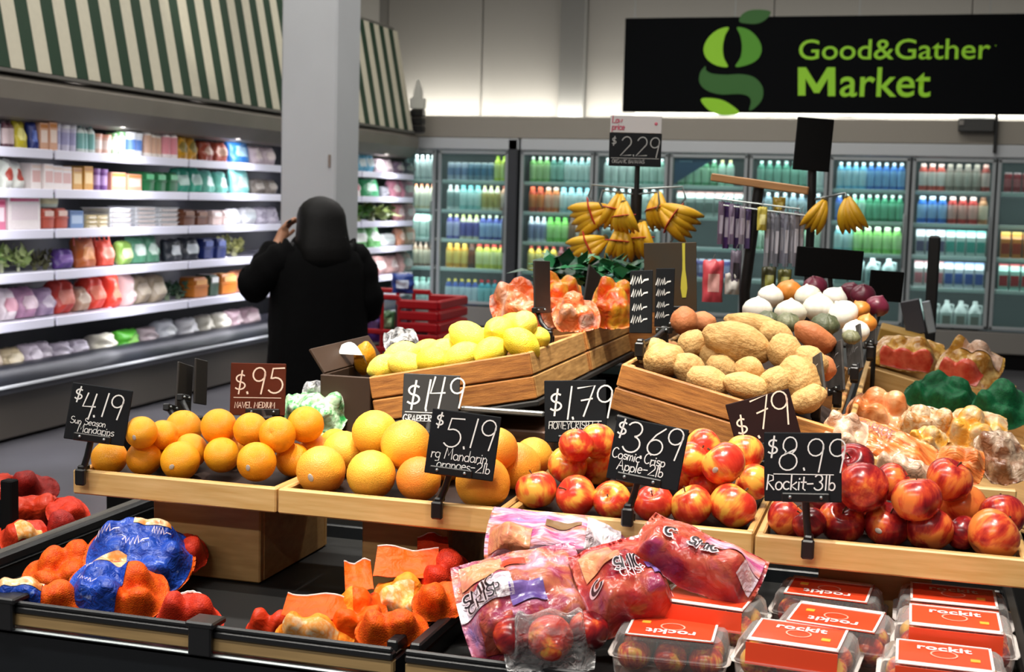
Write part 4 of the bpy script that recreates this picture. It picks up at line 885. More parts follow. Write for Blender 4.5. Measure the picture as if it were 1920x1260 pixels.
# lemons
lemz = lambda P: 1.165+0.21*(P.x+1.222)-0.05
heap('lemon', 'lemon', ML, {'front': [(722, 688, 54), (762, 684, 56), (812, 676, 56), (868, 668, 58), (921, 659, 60), (978, 645, 62), (1010, 634, 46)],
     'middle': [(752, 668, 60), (798, 662, 54), (833, 660, 56), (850, 648, 50), (905, 640, 56), (945, 636, 56)],
     'top': [(878, 632, 64), (937, 622, 62), (983, 607, 54), (960, 612, 56)]},
     lambda k, r: (1.165+0.21*1.222-0.42*3.06+0.008+0.018*k, 0.42, 0.21), lemz, 'the lemon crate', 'lemons in the crate', anyrot, rscale=1.12, ymin=3.012, lim=0.78)
# potatoes and the rest of the aisle-side crates: individually posed
def veg(name, cat, me, x, y, wpx, hpx, ang, Y, label, group, d3=None):
    """long axis in the picture plane at ang degrees (clockwise from horizontal)"""
    P = on(x, y, 1, Y); dp = depth(P); a = R(ang)
    ax = RT*math.cos(a) - UP*math.sin(a); nrm = -FW; sd = nrm.cross(ax)
    L, W = wpx/2*dp/F_PX, hpx/2*dp/F_PX
    M = basis(nrm, ax.cross(nrm)*-1 if False else ax.cross(nrm), ax, P)
    o = bpy.data.objects.new(name, me); col.objects.link(o)
    rx = max(abs(v.co.x) for v in me.vertices); rz = max(abs(v.co.z) for v in me.vertices)
    o.matrix_world = M @ Matrix.Diagonal((W/rx, W/rx, L/rz, 1)); tag(o, label, cat, group); return o
pots = [(1330, 716, 84, 46, 18, 3.05, 'pale potato leaning on the front plank of the potato crate'), (1402, 726, 88, 46, 14, 3.05, 'long pale potato touching the front plank beside the maroon sign'), (1292, 692, 66, 48, 30, 3.09, 'rounded potato in the front corner of the heap'),
        (1245, 676, 74, 56, -20, 3.10, 'large dull potato at the inner end of the crate'), (1222, 660, 60, 40, -40, 3.16, 'small potato beneath the chalk sign clip'), (1405, 696, 54, 46, 10, 3.10, 'round potato with dark eyes in the middle front'), (1455, 716, 52, 52, 60, 3.07, 'smooth round potato above the maroon sign'),
        (1497, 716, 92, 72, 62, 3.10, 'lumpy large potato at the low corner of the crate'), (1384, 645, 128, 66, 17, 3.20, 'biggest russet potato lying across the heap'), (1300, 646, 52, 48, 70, 3.22, 'rounded brownish potato left of the biggest russet'), (1472, 660, 66, 56, 50, 3.19, 'pale potato right of the biggest russet'),
        (1420, 615, 118, 42, 14, 3.33, 'flat tan potato behind the biggest russet'), (1355, 690, 60, 40, 20, 3.16, 'shaded potato under the biggest russet'), (1520, 680, 66, 50, 40, 3.17, 'tan potato beneath the sweet potato'), (1455, 630, 70, 44, 25, 3.32, 'tan potato under the sweet potato tip'), (1340, 672, 60, 44, 60, 3.2, 'potato half hidden by the russet'), (1515, 748, 70, 44, -30, 3.06, 'potato peeping out behind the maroon sign')]
for i, (x, y, w, h, a, Y, lb) in enumerate(pots): veg('potato', 'potato', MPt[i % 3], x, y, w*1.12, h*1.14, a, Y, lb, 'potatoes in the crate')
for x, y, w, h, a, Y, lb in ((1283, 602, 56, 50, 75, 3.34, 'rusty round sweet potato at the inner side of the heap'), (1528, 633, 92, 52, 32, 3.30, 'long orange-brown sweet potato on the outer side of the heap'), (1320, 605, 52, 40, 20, 3.42, 'sweet potato behind the rusty round one'), (1545, 690, 52, 44, 60, 3.2, 'short brown sweet potato behind the slate tags')):
    veg('sweet_potato', 'sweet potato', MSw[0] if w > 70 else MPt[1], x, y, w, h, a, Y, lb, 'sweet potatoes on the potato heap')
    if w < 70: setmat(col.objects[-1], SWEETP)
ons = [('white_onion', MWo, 1420, 582, 58, 3.66, 'white onion nearest the slate tag posts'), ('white_onion', MWo, 1482, 588, 62, 3.62, 'white onion in the front centre of the onion heap'), ('white_onion', MWo, 1535, 578, 62, 3.7, 'white onion behind the dark squash'), ('white_onion', MWo, 1580, 590, 62, 3.68, 'large white onion near the aisle end'), ('white_onion', MWo, 1605, 622, 52, 3.58, 'white onion low on the aisle side'), ('white_onion', MWo, 1445, 556, 50, 3.84, 'white onion behind the front pair'), ('white_onion', MWo, 1515, 556, 52, 3.86, 'white onion between yellow and red onions'),
       ('white_onion', MWo, 1565, 560, 50, 3.88, 'blush white onion below the tall black sign'), ('yellow_onion', MYo, 1480, 548, 54, 3.9, 'big yellow onion at the back of the heap'), ('yellow_onion', MYo, 1612, 582, 42, 3.78, 'yellow onion beside the red onions'), ('yellow_onion', MYo, 1625, 606, 40, 3.66, 'small yellow onion near the slate tags'), ('red_onion', MRo, 1528, 538, 48, 4.0, 'dark red onion under the wide black sign'), ('red_onion', MRo, 1618, 553, 48, 3.95, 'dark red onion by the small black sign'), ('red_onion', MRo, 1645, 574, 46, 3.85, 'shiny red onion at the end of the heap'), ('red_onion', MRo, 1595, 548, 44, 4.05, 'red onion at the very back')]
for nm, me, x, y, d, Y, lb in ons:
    P = on(x, y, 1, Y); r = d/2*depth(P)/F_PX; o = link(nm, me, None, loc=P, rot=(rnd.uniform(-.5, .5), rnd.uniform(-.5, .5), 0)); o.scale = (r, r, r*0.95); tag(o, lb, 'onion', 'onions in the crate')
for x, y, d, Y, lb in ((1548, 608, 52, 3.5, 'grey-green squash behind the sweet potato'), (1440, 600, 44, 3.52, 'dark squash in front of the white onions'), (1478, 604, 46, 3.5, 'small dull green squash among white onions'), (1596, 632, 34, 3.4, 'black-green squash tucked beside the slate tags')):
    P = on(x, y, 1, Y); r = d/2*depth(P)/F_PX; o = link('squash', MB().sphere((0, 0, 0), (1, 1, 0.72), 24, 12, fn=lambda dd: 1+0.05*math.cos(8*math.atan2(dd.y, dd.x))).mesh('squash', SQUASH, 'all'), None, loc=P, rot=(0.4, 0.2, 0)); o.scale = (r, r, r); tag(o, lb, 'squash', 'squash among the onions')
# ================================================================ chalk lettering
def _arc(cx, cy, rx, ry, a0, a1, n=14): return [(cx+rx*math.cos(R(a0+(a1-a0)*i/n)), cy+ry*math.sin(R(a0+(a1-a0)*i/n))) for i in range(n+1)]
GL = {  # strokes on a baseline-0, cap-1 grid, and the advance
 '0': ([_arc(.3, .5, .27, .5, 90, 450)], .68), '1': ([[(.2, 1), (.14, 0)]], .36), '2': ([_arc(.3, .72, .25, .28, 160, -30, 10)+[(.04, 0), (.6, .04)]], .7),
 '3': ([_arc(.25, .76, .24, .24, 150, -80, 10)+_arc(.25, .26, .28, .27, 80, -150, 12)], .66), '4': ([[(.12, 1), (.02, .42), (.52, .46)], [(.46, 1), (.36, -.1)]], .66),
 '5': ([[(.58, 1), (.14, .97), (.1, .56)]+_arc(.28, .3, .3, .31, 115, -140, 12)], .7), '6': ([[(.52, 1), (.24, .72)]+_arc(.3, .27, .27, .28, 150, 500, 16)], .68),
 '7': ([[(.02, .9), (.56, .98), (.26, 0)], [(.16, .5), (.5, .56)]], .62), '8': ([_arc(.3, .74, .2, .25, -60, 200, 10)+[(.2, .55)]+_arc(.28, .25, .26, .26, 120, -220, 14)+[(.46, .62)]], .66), '9': ([_arc(.28, .72, .24, .27, 20, 380, 14)+[(.5, .6), (.42, -.05)]], .66),
 '$': ([_arc(.28, .62, .2, .16, 50, 270, 10)+_arc(.26, .3, .22, .16, 90, -140, 10), [(.3, .95), (.24, -.05)]], .6), '.': ([[(.08, .06), (.1, .0)]], .26), ',': ([[(.1, .06), (.04, -.1)]], .24), '~': ([[(0, .1), (.12, .6), (.2, 0), (.34, .55), (.42, .05), (.58, .5), (.66, .1), (.8, .6), (.9, .1), (1.1, .3), (1.4, .35)]], 1.5), '-': ([[(.05, .4), (.4, .42)]], .5), ' ': ([], .35),
 'A': ([[(0, 0), (.28, 1), (.56, 0)], [(.1, .36), (.46, .36)]], .66), 'B': ([[(.06, 0), (.06, 1), (.4, .92), (.42, .62), (.08, .52), (.48, .4), (.48, .08), (.06, 0)]], .6), 'C': ([_arc(.32, .5, .3, .5, 50, 310)], .62), 'E': ([[(.5, 1), (.06, 1), (.06, 0), (.5, 0)], [(.06, .5), (.4, .5)]], .58), 'F': ([[(.5, 1), (.06, 1), (.06, 0)], [(.06, .5), (.4, .5)]], .56),
 'D': ([[(.06, 0), (.06, 1), (.36, .9), (.5, .5), (.36, .1), (.06, 0)]], .62), 'G': ([_arc(.32, .5, .3, .5, 50, 330)+[(.36, .4)]], .68), 'H': ([[(.06, 0), (.06, 1)], [(.5, 0), (.5, 1)], [(.06, .5), (.5, .5)]], .62), 'I': ([[(.1, 0), (.1, 1)]], .26), 'J': ([[(.4, 1), (.38, .2), (.22, 0), (.04, .16)]], .52), 'L': ([[(.06, 1), (.06, 0), (.46, 0)]], .54),
 'M': ([[(.02, 0), (.1, 1), (.34, .3), (.6, 1), (.66, 0)]], .78), 'N': ([[(.06, 0), (.06, 1), (.5, 0), (.5, 1)]], .62), 'O': ([_arc(.32, .5, .3, .5, 90, 450)], .7), 'P': ([[(.06, 0), (.06, 1), (.4, .94), (.46, .7), (.36, .5), (.06, .46)]], .56), 'R': ([[(.06, 0), (.1, 1), (.42, .92), (.44, .64), (.1, .5), (.52, 0)]], .6), 'S': ([_arc(.28, .74, .22, .24, 40, 270, 10)+_arc(.26, .26, .25, .25, 90, -150, 10)], .58), 'T': ([[(.0, 1), (.56, 1)], [(.28, 1), (.28, 0)]], .6), 'U': ([[(.06, 1), (.06, .3), (.28, 0), (.5, .3), (.5, 1)]], .62), 'V': ([[(0, 1), (.28, 0), (.56, 1)]], .6), 'Y': ([[(0, 1), (.28, .5), (.56, 1)], [(.28, .5), (.26, 0)]], .6), 'X': ([[(0, 0), (.5, 1)], [(0, 1), (.5, 0)]], .56),
 'a': ([_arc(.22, .26, .2, .26, 40, 400)+[(.42, .5), (.42, .04), (.5, 0)]], .52), 'b': ([[(.06, 1), (.06, .0)]+_arc(.25, .25, .19, .25, 200, -170)], .5), 'c': ([_arc(.24, .26, .22, .26, 50, 310)], .46), 'd': ([_arc(.22, .26, .2, .26, 40, 390)+[(.42, 1), (.42, 0)]], .52), 'e': ([[(.04, .28), (.4, .32)]+_arc(.22, .27, .19, .26, 10, 310)], .48), 'g': ([_arc(.22, .28, .2, .24, 40, 400)+[(.42, .5), (.38, -.25), (.1, -.26)]], .5), 'h': ([[(.06, 1), (.06, 0)], [(.06, .36), (.24, .52), (.4, .36), (.4, 0)]], .5),
 'i': ([[(.08, .5), (.08, 0)], [(.1, .7), (.11, .74)]], .22), 'k': ([[(.06, 1), (.06, 0)], [(.4, .5), (.08, .24), (.42, 0)]], .48), 'l': ([[(.08, 1), (.08, 0)]], .22), 'm': ([[(.04, .5), (.06, 0)], [(.06, .36), (.2, .52), (.3, .36), (.3, 0)], [(.3, .36), (.44, .52), (.54, .36), (.54, 0)]], .64), 'n': ([[(.04, .5), (.06, 0)], [(.06, .36), (.24, .52), (.38, .36), (.38, 0)]], .48), 'o': ([_arc(.23, .26, .21, .26, 90, 450)], .5), 'p': ([[(.06, .5), (.04, -.3)]+[], _arc(.25, .26, .19, .25, 200, -170)], .5),
 'r': ([[(.06, .5), (.06, 0)], [(.06, .32), (.2, .5), (.34, .46)]], .38), 's': ([_arc(.2, .39, .15, .12, 40, 260, 8)+_arc(.2, .13, .17, .13, 80, -140, 8)], .4), 't': ([[(.16, .85), (.14, .1), (.28, 0)], [(.0, .52), (.32, .52)]], .36), 'u': ([[(.04, .5), (.06, .14), (.2, 0), (.36, .14), (.38, .5), (.4, 0)]], .5), 'w': ([[(0, .5), (.12, 0), (.26, .4), (.4, 0), (.52, .5)]], .58), 'x': ([[(0, 0), (.36, .5)], [(0, .5), (.36, 0)]], .42)}
def text_w(t, size, sp=1.0): return sum(GL[c][1]*size*sp for c in t)
def strokes(mb, t, x, y, size, w, fn, mi=0, sp=1.0, slant=0.08, jit=0.0):
    """chalk ribbons; fn(x, y) -> point on the writing surface"""
    for c in t:
        sts, adv = GL[c]; jy = rnd.uniform(-jit, jit)
        for st in sts:
            pts = [V((x+(px+slant*py)*size, y+py*size+jy, 0)) for px, py in st]
            if len(pts) == 2: pts = [pts[0], (pts[0]+pts[1])/2, pts[1]]
            L_s, R_s = [], []
            for i, p in enumerate(pts):
                t_ = (pts[min(i+1, len(pts)-1)]-pts[max(i-1, 0)]); t_ = t_.normalized() if t_.length > 1e-9 else V((1, 0, 0))
                nn = V((-t_.y, t_.x, 0))*w/2
                e = t_*w*0.4*(-1 if i == 0 else 1 if i == len(pts)-1 else 0)
                L_s.append(p+nn+e); R_s.append(p-nn+e)
            n = len(pts); vs = [fn(q.x, q.y) for q in L_s]+[fn(q.x, q.y) for q in R_s]
            mb.add(vs, [(i, n+i, n+i+1, i+1) for i in range(n-1)], mi)
        x += adv*size*sp
    return x
# ---------------------------------------------------------------- sign boards
def sign(label, cx, cy, wpx, hpx, tilt, Y, board_m, ink, lines, post=None, yaw=None, lean=8.0, rule=None, name='price_sign', tag_post=True):
    """lines: (text, x0, y0, size, stroke) as fractions of the board width from its lower-left corner"""
    P = on(cx, cy, 1, Y); dp = depth(P); w, h = wpx*dp/F_PX, hpx*dp/F_PX
    f = (CAM-P); f.z = 0; f.normalize()
    if yaw is not None: f = Matrix.Rotation(R(yaw), 3, 'Z') @ f
    nrm = (f*math.cos(R(lean)) + V((0, 0, 1))*math.sin(R(lean))).normalized()
    rt = V((0, 0, 1)).cross(nrm).normalized(); up = nrm.cross(rt)
    a = R(-(tilt-1.5)); rt, up = rt*math.cos(a)+up*math.sin(a), up*math.cos(a)-rt*math.sin(a)
    M = basis(rt, up, nrm, P)
    t = thing(name, label, 'price sign', M=M)
    MB().cbox((0, 0, 0), (w, h, 0.006), 0.0015).build('board', board_m, t)
    if lines:
        rd = lines[0][0] != '~'
        lb = MB(); fn = lambda x, y: V((x-w/2, y-h/2, 0.0036))
        for tx, x0, y0, sz, sw in lines: strokes(lb, tx, x0*w, y0*w, sz*w, sw*w, fn, jit=0.004*w)
        if rule: lb.add([fn(rule[0]*w, rule[2]*w), fn(rule[1]*w, rule[2]*w), fn(rule[1]*w, (rule[2]+0.012)*w), fn(rule[0]*w, (rule[2]+0.012)*w)], [(0, 1, 2, 3)])
        lo = lb.build('chalk_lettering', ink, t); lo['label'] = 'white handwritten chalk lettering'
    if post:
        Q = on(post[0], post[1], 1, post[2]); Mi = M.inverted(); q = Mi @ Q; b0 = V((q.x*0.55, -h/2+0.012, -0.008))
        st = Mi.to_3x3() @ V((0, 0, 1))
        mb = MB().cbox((b0.x, -h/2+0.008, 0.0), (w*0.62, 0.016, 0.016), 0.002); mb.build('holder', BLACK, t)
        MB().tube([b0, (b0+q)/2+V((0, 0, -0.004)), q+st*0.012], 0.0065, 8).build('post', BLACK, t, smooth=True)
        R3 = Mi.to_3x3().to_4x4(); M2 = Matrix.Translation(q) @ R3
        mb = MB().cbox((0, -0.008, 0.0), (0.022, 0.012, 0.034), 0.003, M=M2); mb.cbox((0, 0.004, 0.018), (0.016, 0.026, 0.012), 0.003, M=M2); mb.cbox((0, 0.016, -0.012), (0.02, 0.006, 0.03), 0.002, M=M2)
        mb.build('clip', BLACK, t)
        for s in (-1, 1): MB().sphere((b0.x+s*w*0.2, -h/2+0.009, 0.009), 0.0035, 8, 5).build('stud', STEEL, t, smooth=True)
    return t
sign('black chalk sign $4.19 clipped to the end of the orange tray', 185, 777, 110, 106, 11, 2.395, CHALK, WHITEINK,
     [('$', .05, .66, .26, .024), ('4', .2, .42, .40, .024), ('.', .40, .43, .3, .03), ('1', .50, .46, .40, .024), ('9', .64, .46, .40, .024), ('Sun Season', .06, .28, .12, .011), ('Mandarins', .2, .15, .14, .012), ('2lb', .58, .02, .13, .012)], (155, 893, 2.392), lean=4)
sign('brown chalk sign $.95 standing behind the oranges', 484, 730, 102, 98, 2.5, 2.88, CHALKB, PEACHINK, [('$', .05, .42, .42, .026), ('.', .27, .40, .4, .034), ('95', .36, .42, .46, .028), ('NAVEL MEDIUM', .08, .14, .105, .012)], (500, 800, 2.765), rule=(.06, .92, .32))
sign('grey-black chalk sign $1.49 in front of the lemon crate', 808, 752, 106, 100, 3, 2.93, mat('grey_chalkboard', '#2b2b2b', 0.75), WHITEINK, [('$1', .04, .34, .5, .034), ('.', .38, .30, .4, .034), ('49', .46, .40, .5, .03), ('GRAPEFRUIT', .02, .1, .12, .018)], (800, 830, 2.765), rule=(.05, .55, .26))
sign('black chalk sign $5.19 clipped in front of the grapefruit', 868, 834, 130, 122, 8, 2.388, CHALK, WHITEINK, [('$', .06, .68, .22, .022), ('5', .2, .42, .42, .02), ('.', .48, .42, .4, .024), ('1', .55, .45, .42, .02), ('9', .7, .46, .42, .02), ('rg Mandarin', .06, .24, .16, .012), ('oranges-2lb', .16, .1, .15, .012)], (822, 955, 2.392), lean=4)
sign('black chalk sign $1.79 between the two crates', 1079, 771, 116, 116, -1, 2.93, CHALK, WHITEINK, [('$', .06, .46, .42, .03), ('1', .30, .38, .52, .026), ('.', .42, .38, .4, .03), ('79', .50, .42, .50, .026), ('HONEYCRISP EA', .06, .22, .115, .01)], (1085, 860, 2.765), rule=(.08, .92, .33))
sign('black chalk sign $3.69 clipped to the orange-red apple tray', 1214, 851, 136, 118, 10, 2.388, CHALK, WHITEINK, [('$', .02, .6, .26, .024), ('3', .14, .42, .42, .022), ('.', .38, .36, .4, .026), ('6', .46, .44, .38, .02), ('9', .7, .44, .42, .02), ('Cosmic Crisp', .02, .30, .14, .014), ('Apple-2lb', .12, .15, .15, .014)], (1178, 968, 2.392), lean=4)
sign('dark maroon chalk sign $.79 tilted in front of the potato crate', 1432, 792, 122, 100, -17, 2.95, CHALKM, PEACHINK, [('$', .06, .28, .34, .026), ('.', .34, .2, .4, .03), ('79', .34, .32, .50, .024)], (1450, 860, 2.765), yaw=-6)
sign('black chalk sign $8.99 clipped to the dark apple tray', 1505, 876, 142, 130, -1.5, 2.37, CHALK, WHITEINK, [('$', .03, .6, .28, .022), ('8', .18, .42, .44, .018), ('.', .48, .42, .4, .022), ('99', .53, .42, .42, .018), ('Rockit-3lb', .02, .16, .2, .018)], (1515, 1028, 2.377), rule=(.12, .9, .36), lean=4)
# slate tags along the crates' rails, seen nearly edge-on
SLATE = mat('worn_slate', '#4a4744', 0.7, noise_=(30, 0.5), color2='#2a2826')
for cx, cy, w, h, tl, Y, yw, lb, pst in ((1016, 538, 62, 98, 4, 3.55, 62, 'dark tag board standing edge-on above the lemon crate', (1030, 632, 3.5)), (1112, 548, 70, 84, 26, 3.95, 66, 'slanting dark tag board over the bagged peppers', (1108, 606, 3.9)), (345, 730, 60, 96, 17, 2.9, 64, 'dark tag board leaning behind the oranges', (345, 800, 2.765)), (376, 716, 52, 84, 14, 2.95, 66, 'thinner dark tag board behind the leaning one', (370, 800, 2.765)),
                                         (1530, 712, 60, 90, -24, 3.12, -62, 'slate tag lowest on the potato crate rail', (1530, 770, 3.1)), (1566, 690, 62, 96, -18, 3.3, -62, 'slate tag in the middle of the potato crate rail', (1570, 745, 3.28)), (1602, 655, 56, 86, -20, 3.55, -62, 'slate tag beside the squash and white onions', (1602, 700, 3.52)), (1632, 612, 48, 76, -14, 3.85, -64, 'slate tag at the red onion end of the rail', (1632, 660, 3.82))):
    sign(lb, cx, cy, w, h, tl, Y, SLATE if cx > 1400 else mat('dark_tag', '#241f1c', 0.6), GREYINK, [('~', .08, 1.0, .5, .03), ('~', .1, .6, .5, .02)] if cx > 1400 else [], pst, yaw=yw, lean=4, name='slate_tag')
for cx, cy, w, h, tl, Y, yw, lb, pst in ((1202, 566, 52, 118, -3, 3.32, -38, 'narrow black chalk sign with white scrawl above the potatoes', (1200, 655, 3.1)), (1246, 558, 44, 110, -2, 3.42, -40, 'second narrow black chalk sign with white scrawl', (1244, 630, 3.3))):
    sign(lb, cx, cy, w, h, tl, Y, CHALK, WHITEINK, [('~', .05, 1.75, .55, .07), ('~', .1, 1.3, .5, .06), ('~', .15, .8, .45, .05), ('~', .1, .35, .5, .05)], pst, yaw=yw, lean=4)
# tall brown board with the yellow-green mark
bd = sign('tall grey-brown board with a yellow-green seed mark behind the potatoes', 1257, 520, 98, 130, -1, 3.66, mat('brown_board', '#37352f', 0.6, noise_=(5, 0.5), color2='#45331f', spec=0.2), LIME, [], (1262, 600, 3.6), yaw=4, lean=2, name='info_board')
fnb = lambda x, y: V((x, y, 0.0045))
mb = MB(); mb.add([fnb(0.036+dx, y) for y, ww in ((0.092, .004), (0.05, .0035), (0.02, .004), (-0.005, .0075), (-0.03, .009), (-0.055, .005)) for dx in (-ww, ww)], [(2*i, 2*i+1, 2*i+3, 2*i+2) for i in range(5)]); mb.build('seed_mark', mat('seed_yellow', '#b9b03c', 0.5), bd)
# ================================================================ bags and packs
import numpy as np
def printed(name, cols, scale, rough=0.25, bump=(25, 0.35), seed=0.0, metal=0.0, stretch=(1, 1, 1), coat=0.3, detail=3, spec=0.5):
    """glossy printed film: noise bands of the given inks"""
    if name in _mc: return _mc[name]
    mt = bpy.data.materials.new(name); mt.use_nodes = True; nt = mt.node_tree; b = nt.nodes['Principled BSDF']; L = nt.links.new; N = nt.nodes.new
    tc = N('ShaderNodeTexCoord'); mp = N('ShaderNodeMapping'); mp.inputs['Location'].default_value = (seed, seed*2, 0); mp.inputs['Scale'].default_value = stretch; L(tc.outputs['Object'], mp.inputs[0])
    n = N('ShaderNodeTexNoise'); n.inputs['Scale'].default_value = scale; n.inputs['Detail'].default_value = detail; L(mp.outputs[0], n.inputs['Vector'])
    rp = N('ShaderNodeValToRGB'); e = rp.color_ramp.elements
    for i, c in enumerate(cols):
        p = 0.3+0.4*i/(len(cols)-1); q = e[i] if i < 2 else e.new(p); q.position = p; q.color = (*lin(c), 1)
    L(n.outputs[0], rp.inputs[0]); L(rp.outputs[0], b.inputs['Base Color']); b.inputs['Roughness'].default_value = rough; b.inputs['Coat Weight'].default_value = coat; b.inputs['Specular IOR Level'].default_value = spec; b.inputs['Coat Roughness'].default_value = 0.12
    n2 = N('ShaderNodeTexNoise'); n2.inputs['Scale'].default_value = bump[0]; n2.inputs['Detail'].default_value = 4; n2.inputs['Distortion'].default_value = 0.8; L(mp.outputs[0], n2.inputs['Vector'])
    bp = N('ShaderNodeBump'); bp.inputs['Strength'].default_value = bump[1]; bp.inputs['Distance'].default_value = 0.02; L(n2.outputs[0], bp.inputs['Height']); L(bp.outputs[0], b.inputs['Normal'])
    _mc[name] = mt; return mt
def net(name, c1, c2):
    """fine woven net over fruit"""
    if name in _mc: return _mc[name]
    mt = mat(name, c1, 0.55, noise_=(90, 0.5), color2=c2, spec=0.25); nt = mt.node_tree; b = nt.nodes['Principled BSDF']
    tc = nt.nodes.new('ShaderNodeTexCoord'); vo = nt.nodes.new('ShaderNodeTexVoronoi'); vo.feature = 'DISTANCE_TO_EDGE'; vo.inputs['Scale'].default_value = 230
    nt.links.new(tc.outputs['Object'], vo.inputs['Vector']); bp = nt.nodes.new('ShaderNodeBump'); bp.invert = True; bp.inputs['Strength'].default_value = 0.5; bp.inputs['Distance'].default_value = 0.003
    nt.links.new(vo.outputs[0], bp.inputs['Height']); nt.links.new(bp.outputs[0], b.inputs['Normal']); return mt
class Drape:
    """a film pulled over round contents: local x right, y up the bag, z outward"""
    def __init__(s, L, W, fruits, nu=40, nv=36, tight=14, crinkle=0.004, seed=0, base=0.012, taper=None, mini=0.0, rounding=0.25):
        s.L, s.W, s.nu, s.nv = L, W, nu, nv; s.taper = taper; s.k = rounding
        xs = np.linspace(-L/2, L/2, nu+1); ys = np.linspace(-W/2, W/2, nv+1); X, Y_ = np.meshgrid(xs, ys); h = np.full_like(X, mini)
        for (fx, fy, fz, r) in fruits:
            d2 = (X-fx)**2+(Y_-fy)**2; h = np.maximum(h, np.where(d2 < r*r, fz+np.sqrt(np.maximum(r*r-d2, 0)), 0))
        b = h.copy()
        for _ in range(tight):
            a = h.copy(); a[1:-1, 1:-1] = (h[:-2, 1:-1]+h[2:, 1:-1]+h[1:-1, :-2]+h[1:-1, 2:])/4; h = np.maximum(b, a)
            h[0, :] = h[-1, :] = 0; h[:, 0] = h[:, -1] = 0
        for j in range(nv+1):
            for i in range(nu+1):
                u, v = i/nu, j/nv; e = min(1, 5.5*min(u, 1-u, v, 1-v)); e = e*e*(3-2*e)
                h[j, i] = h[j, i]*min(1, e+0.0) + crinkle*(fbm((xs[i]*28+seed*5, ys[j]*28, seed))+0.6*fbm((xs[i]*60+seed, ys[j]*60, seed*2)))*(0.4+0.6*e) + base*e
        s.h = h; s.seed = seed
    def at(s, u, v):
        u = min(max(u, 0), 1)*s.nu; v = min(max(v, 0), 1)*s.nv; i = min(int(u), s.nu-1); j = min(int(v), s.nv-1); a, b = u-i, v-j
        z = (s.h[j, i]*(1-a)+s.h[j, i+1]*a)*(1-b)+(s.h[j+1, i]*(1-a)+s.h[j+1, i+1]*a)*b
        k = s.taper(v/s.nv) if s.taper else 1.0
        sx, sy = 2*u/s.nu-1, 2*v/s.nv-1
        x = 0.5*s.L*sx*k*math.sqrt(1-s.k*sy*sy/2); y = 0.5*s.W*sy*math.sqrt(1-s.k*sx*sx/2) + 0.006*fbm((u/s.nu*5, s.seed, 3))
        return V((x, y, z))
    def off(s, u, v, d): return s.at(u, v)+V((0, 0, d))
    def body(s):
        b = MB(); b.grid(s.at, s.nu, s.nv)
        b.grid(lambda u, v: V((s.at(u, v).x, s.at(u, v).y, -0.004*min(1, 8*min(u, 1-u, v, 1-v)))), s.nu, s.nv, flip=True)
        return b
    def patch(s, u0, u1, v0, v1, d=0.0012, n=34): return MB().grid(lambda u, v: s.off(u, v, d), n, n, 0, u0, u1, v0, v1)
    def text(s, t, u, v, size, w, d=0.0025, sp=1.0):
        """size as a fraction of the bag width"""
        mb = MB(); strokes(mb, t, u*s.L, v*s.W, size*s.L, w*s.L, lambda x, y: s.off(x/s.L, y/s.W, d), sp=sp, slant=0.0); return mb
def place(cx, cy, wpx, hpx, Y, lean, roll, yaw=0.0):
    """frame of a pack seen around (cx, cy): local z is its face normal, lean degrees above the horizontal"""
    P = on(cx, cy, 1, Y); dp = depth(P); r = (P-CAM).normalized(); dl = math.degrees(math.asin(-r.z))
    f = (CAM-P); f.z = 0; f.normalize(); f = Matrix.Rotation(R(yaw), 3, 'Z') @ f
    nrm = f*math.cos(R(lean))+V((0, 0, 1))*math.sin(R(lean)); rt = V((0, 0, 1)).cross(nrm).normalized(); up = nrm.cross(rt)
    a = R(-roll); rt, up = rt*math.cos(a)+up*math.sin(a), up*math.cos(a)-rt*math.sin(a)
    k = max(0.35, math.cos(R(lean-dl))); return basis(rt, up, nrm, P), wpx*dp/F_PX, hpx*dp/F_PX/k
def fruits_in(L, W, r, seed, margin=1.12, layers=0.35, region=(0, 1, 0, 1)):
    g = random.Random(seed); out = []; y = (region[2]-0.5)*W+r*margin; row = 0
    while y < (region[3]-0.5)*W-r*margin*0.8:
        x = (region[0]-0.5)*L+r*margin+(r if row % 2 else 0)
        while x < (region[1]-0.5)*L-r*margin*0.8: out.append((x+g.uniform(-.2, .2)*r, y+g.uniform(-.2, .2)*r, r*layers+g.uniform(0, .5)*r, r*g.uniform(.9, 1.05))); x += 2*r*0.95
        y += 1.75*r; row += 1
    return out
NETO = net('orange_net', '#ee6612', '#cc3e0a'); NETR = net('red_net', '#d83a1c', '#b02414'); NETD = net('deep_red_net', '#a8241c', '#7a1410'); NETG = net('green_net', '#12683c', '#0a4428')
BLUEF = printed('blue_film', ['#0c2c84', '#1540a6', '#1c4cb8', '#b8c8ee'], 38, bump=(60, 0.5), coat=0.1, rough=0.4, detail=9); BLUEF.node_tree.nodes['Color Ramp'].color_ramp.elements[3].position = 0.74; BLUEF.node_tree.nodes['Color Ramp'].color_ramp.elements[2].position = 0.62
PIC = printed('fruit_picture', ['#b8642c', '#e89a50', '#f0d8b0', '#d87a34'], 26, bump=(20, 0.1))
ORF = printed('orange_film', ['#e04a08', '#ee5c0e', '#e04c08'], 6, bump=(40, 0.3), coat=0.0, rough=0.5, spec=0.2); RDF = printed('red_film', ['#b82210', '#cc3a1a', '#a81a0c'], 8, bump=(40, 0.3), coat=0.05, rough=0.45, spec=0.25)
YOF = printed('yellow_orange_film', ['#ee7a14', '#f2932a', '#ee5e10'], 14, bump=(40, 0.4), coat=0.0, rough=0.5, spec=0.25); CRF = printed('cream_print', ['#e8c894', '#ee9a44', '#f0dcb8'], 60, bump=(20, 0.1), coat=0.0, rough=0.6, spec=0.2)
WHT = mat('white_print', '#ecd8e0', 0.5); DKP = mat('dark_print', '#140e18', 0.5)
SEAMW = mat('white_seam', '#f0dcd4', 0.4)
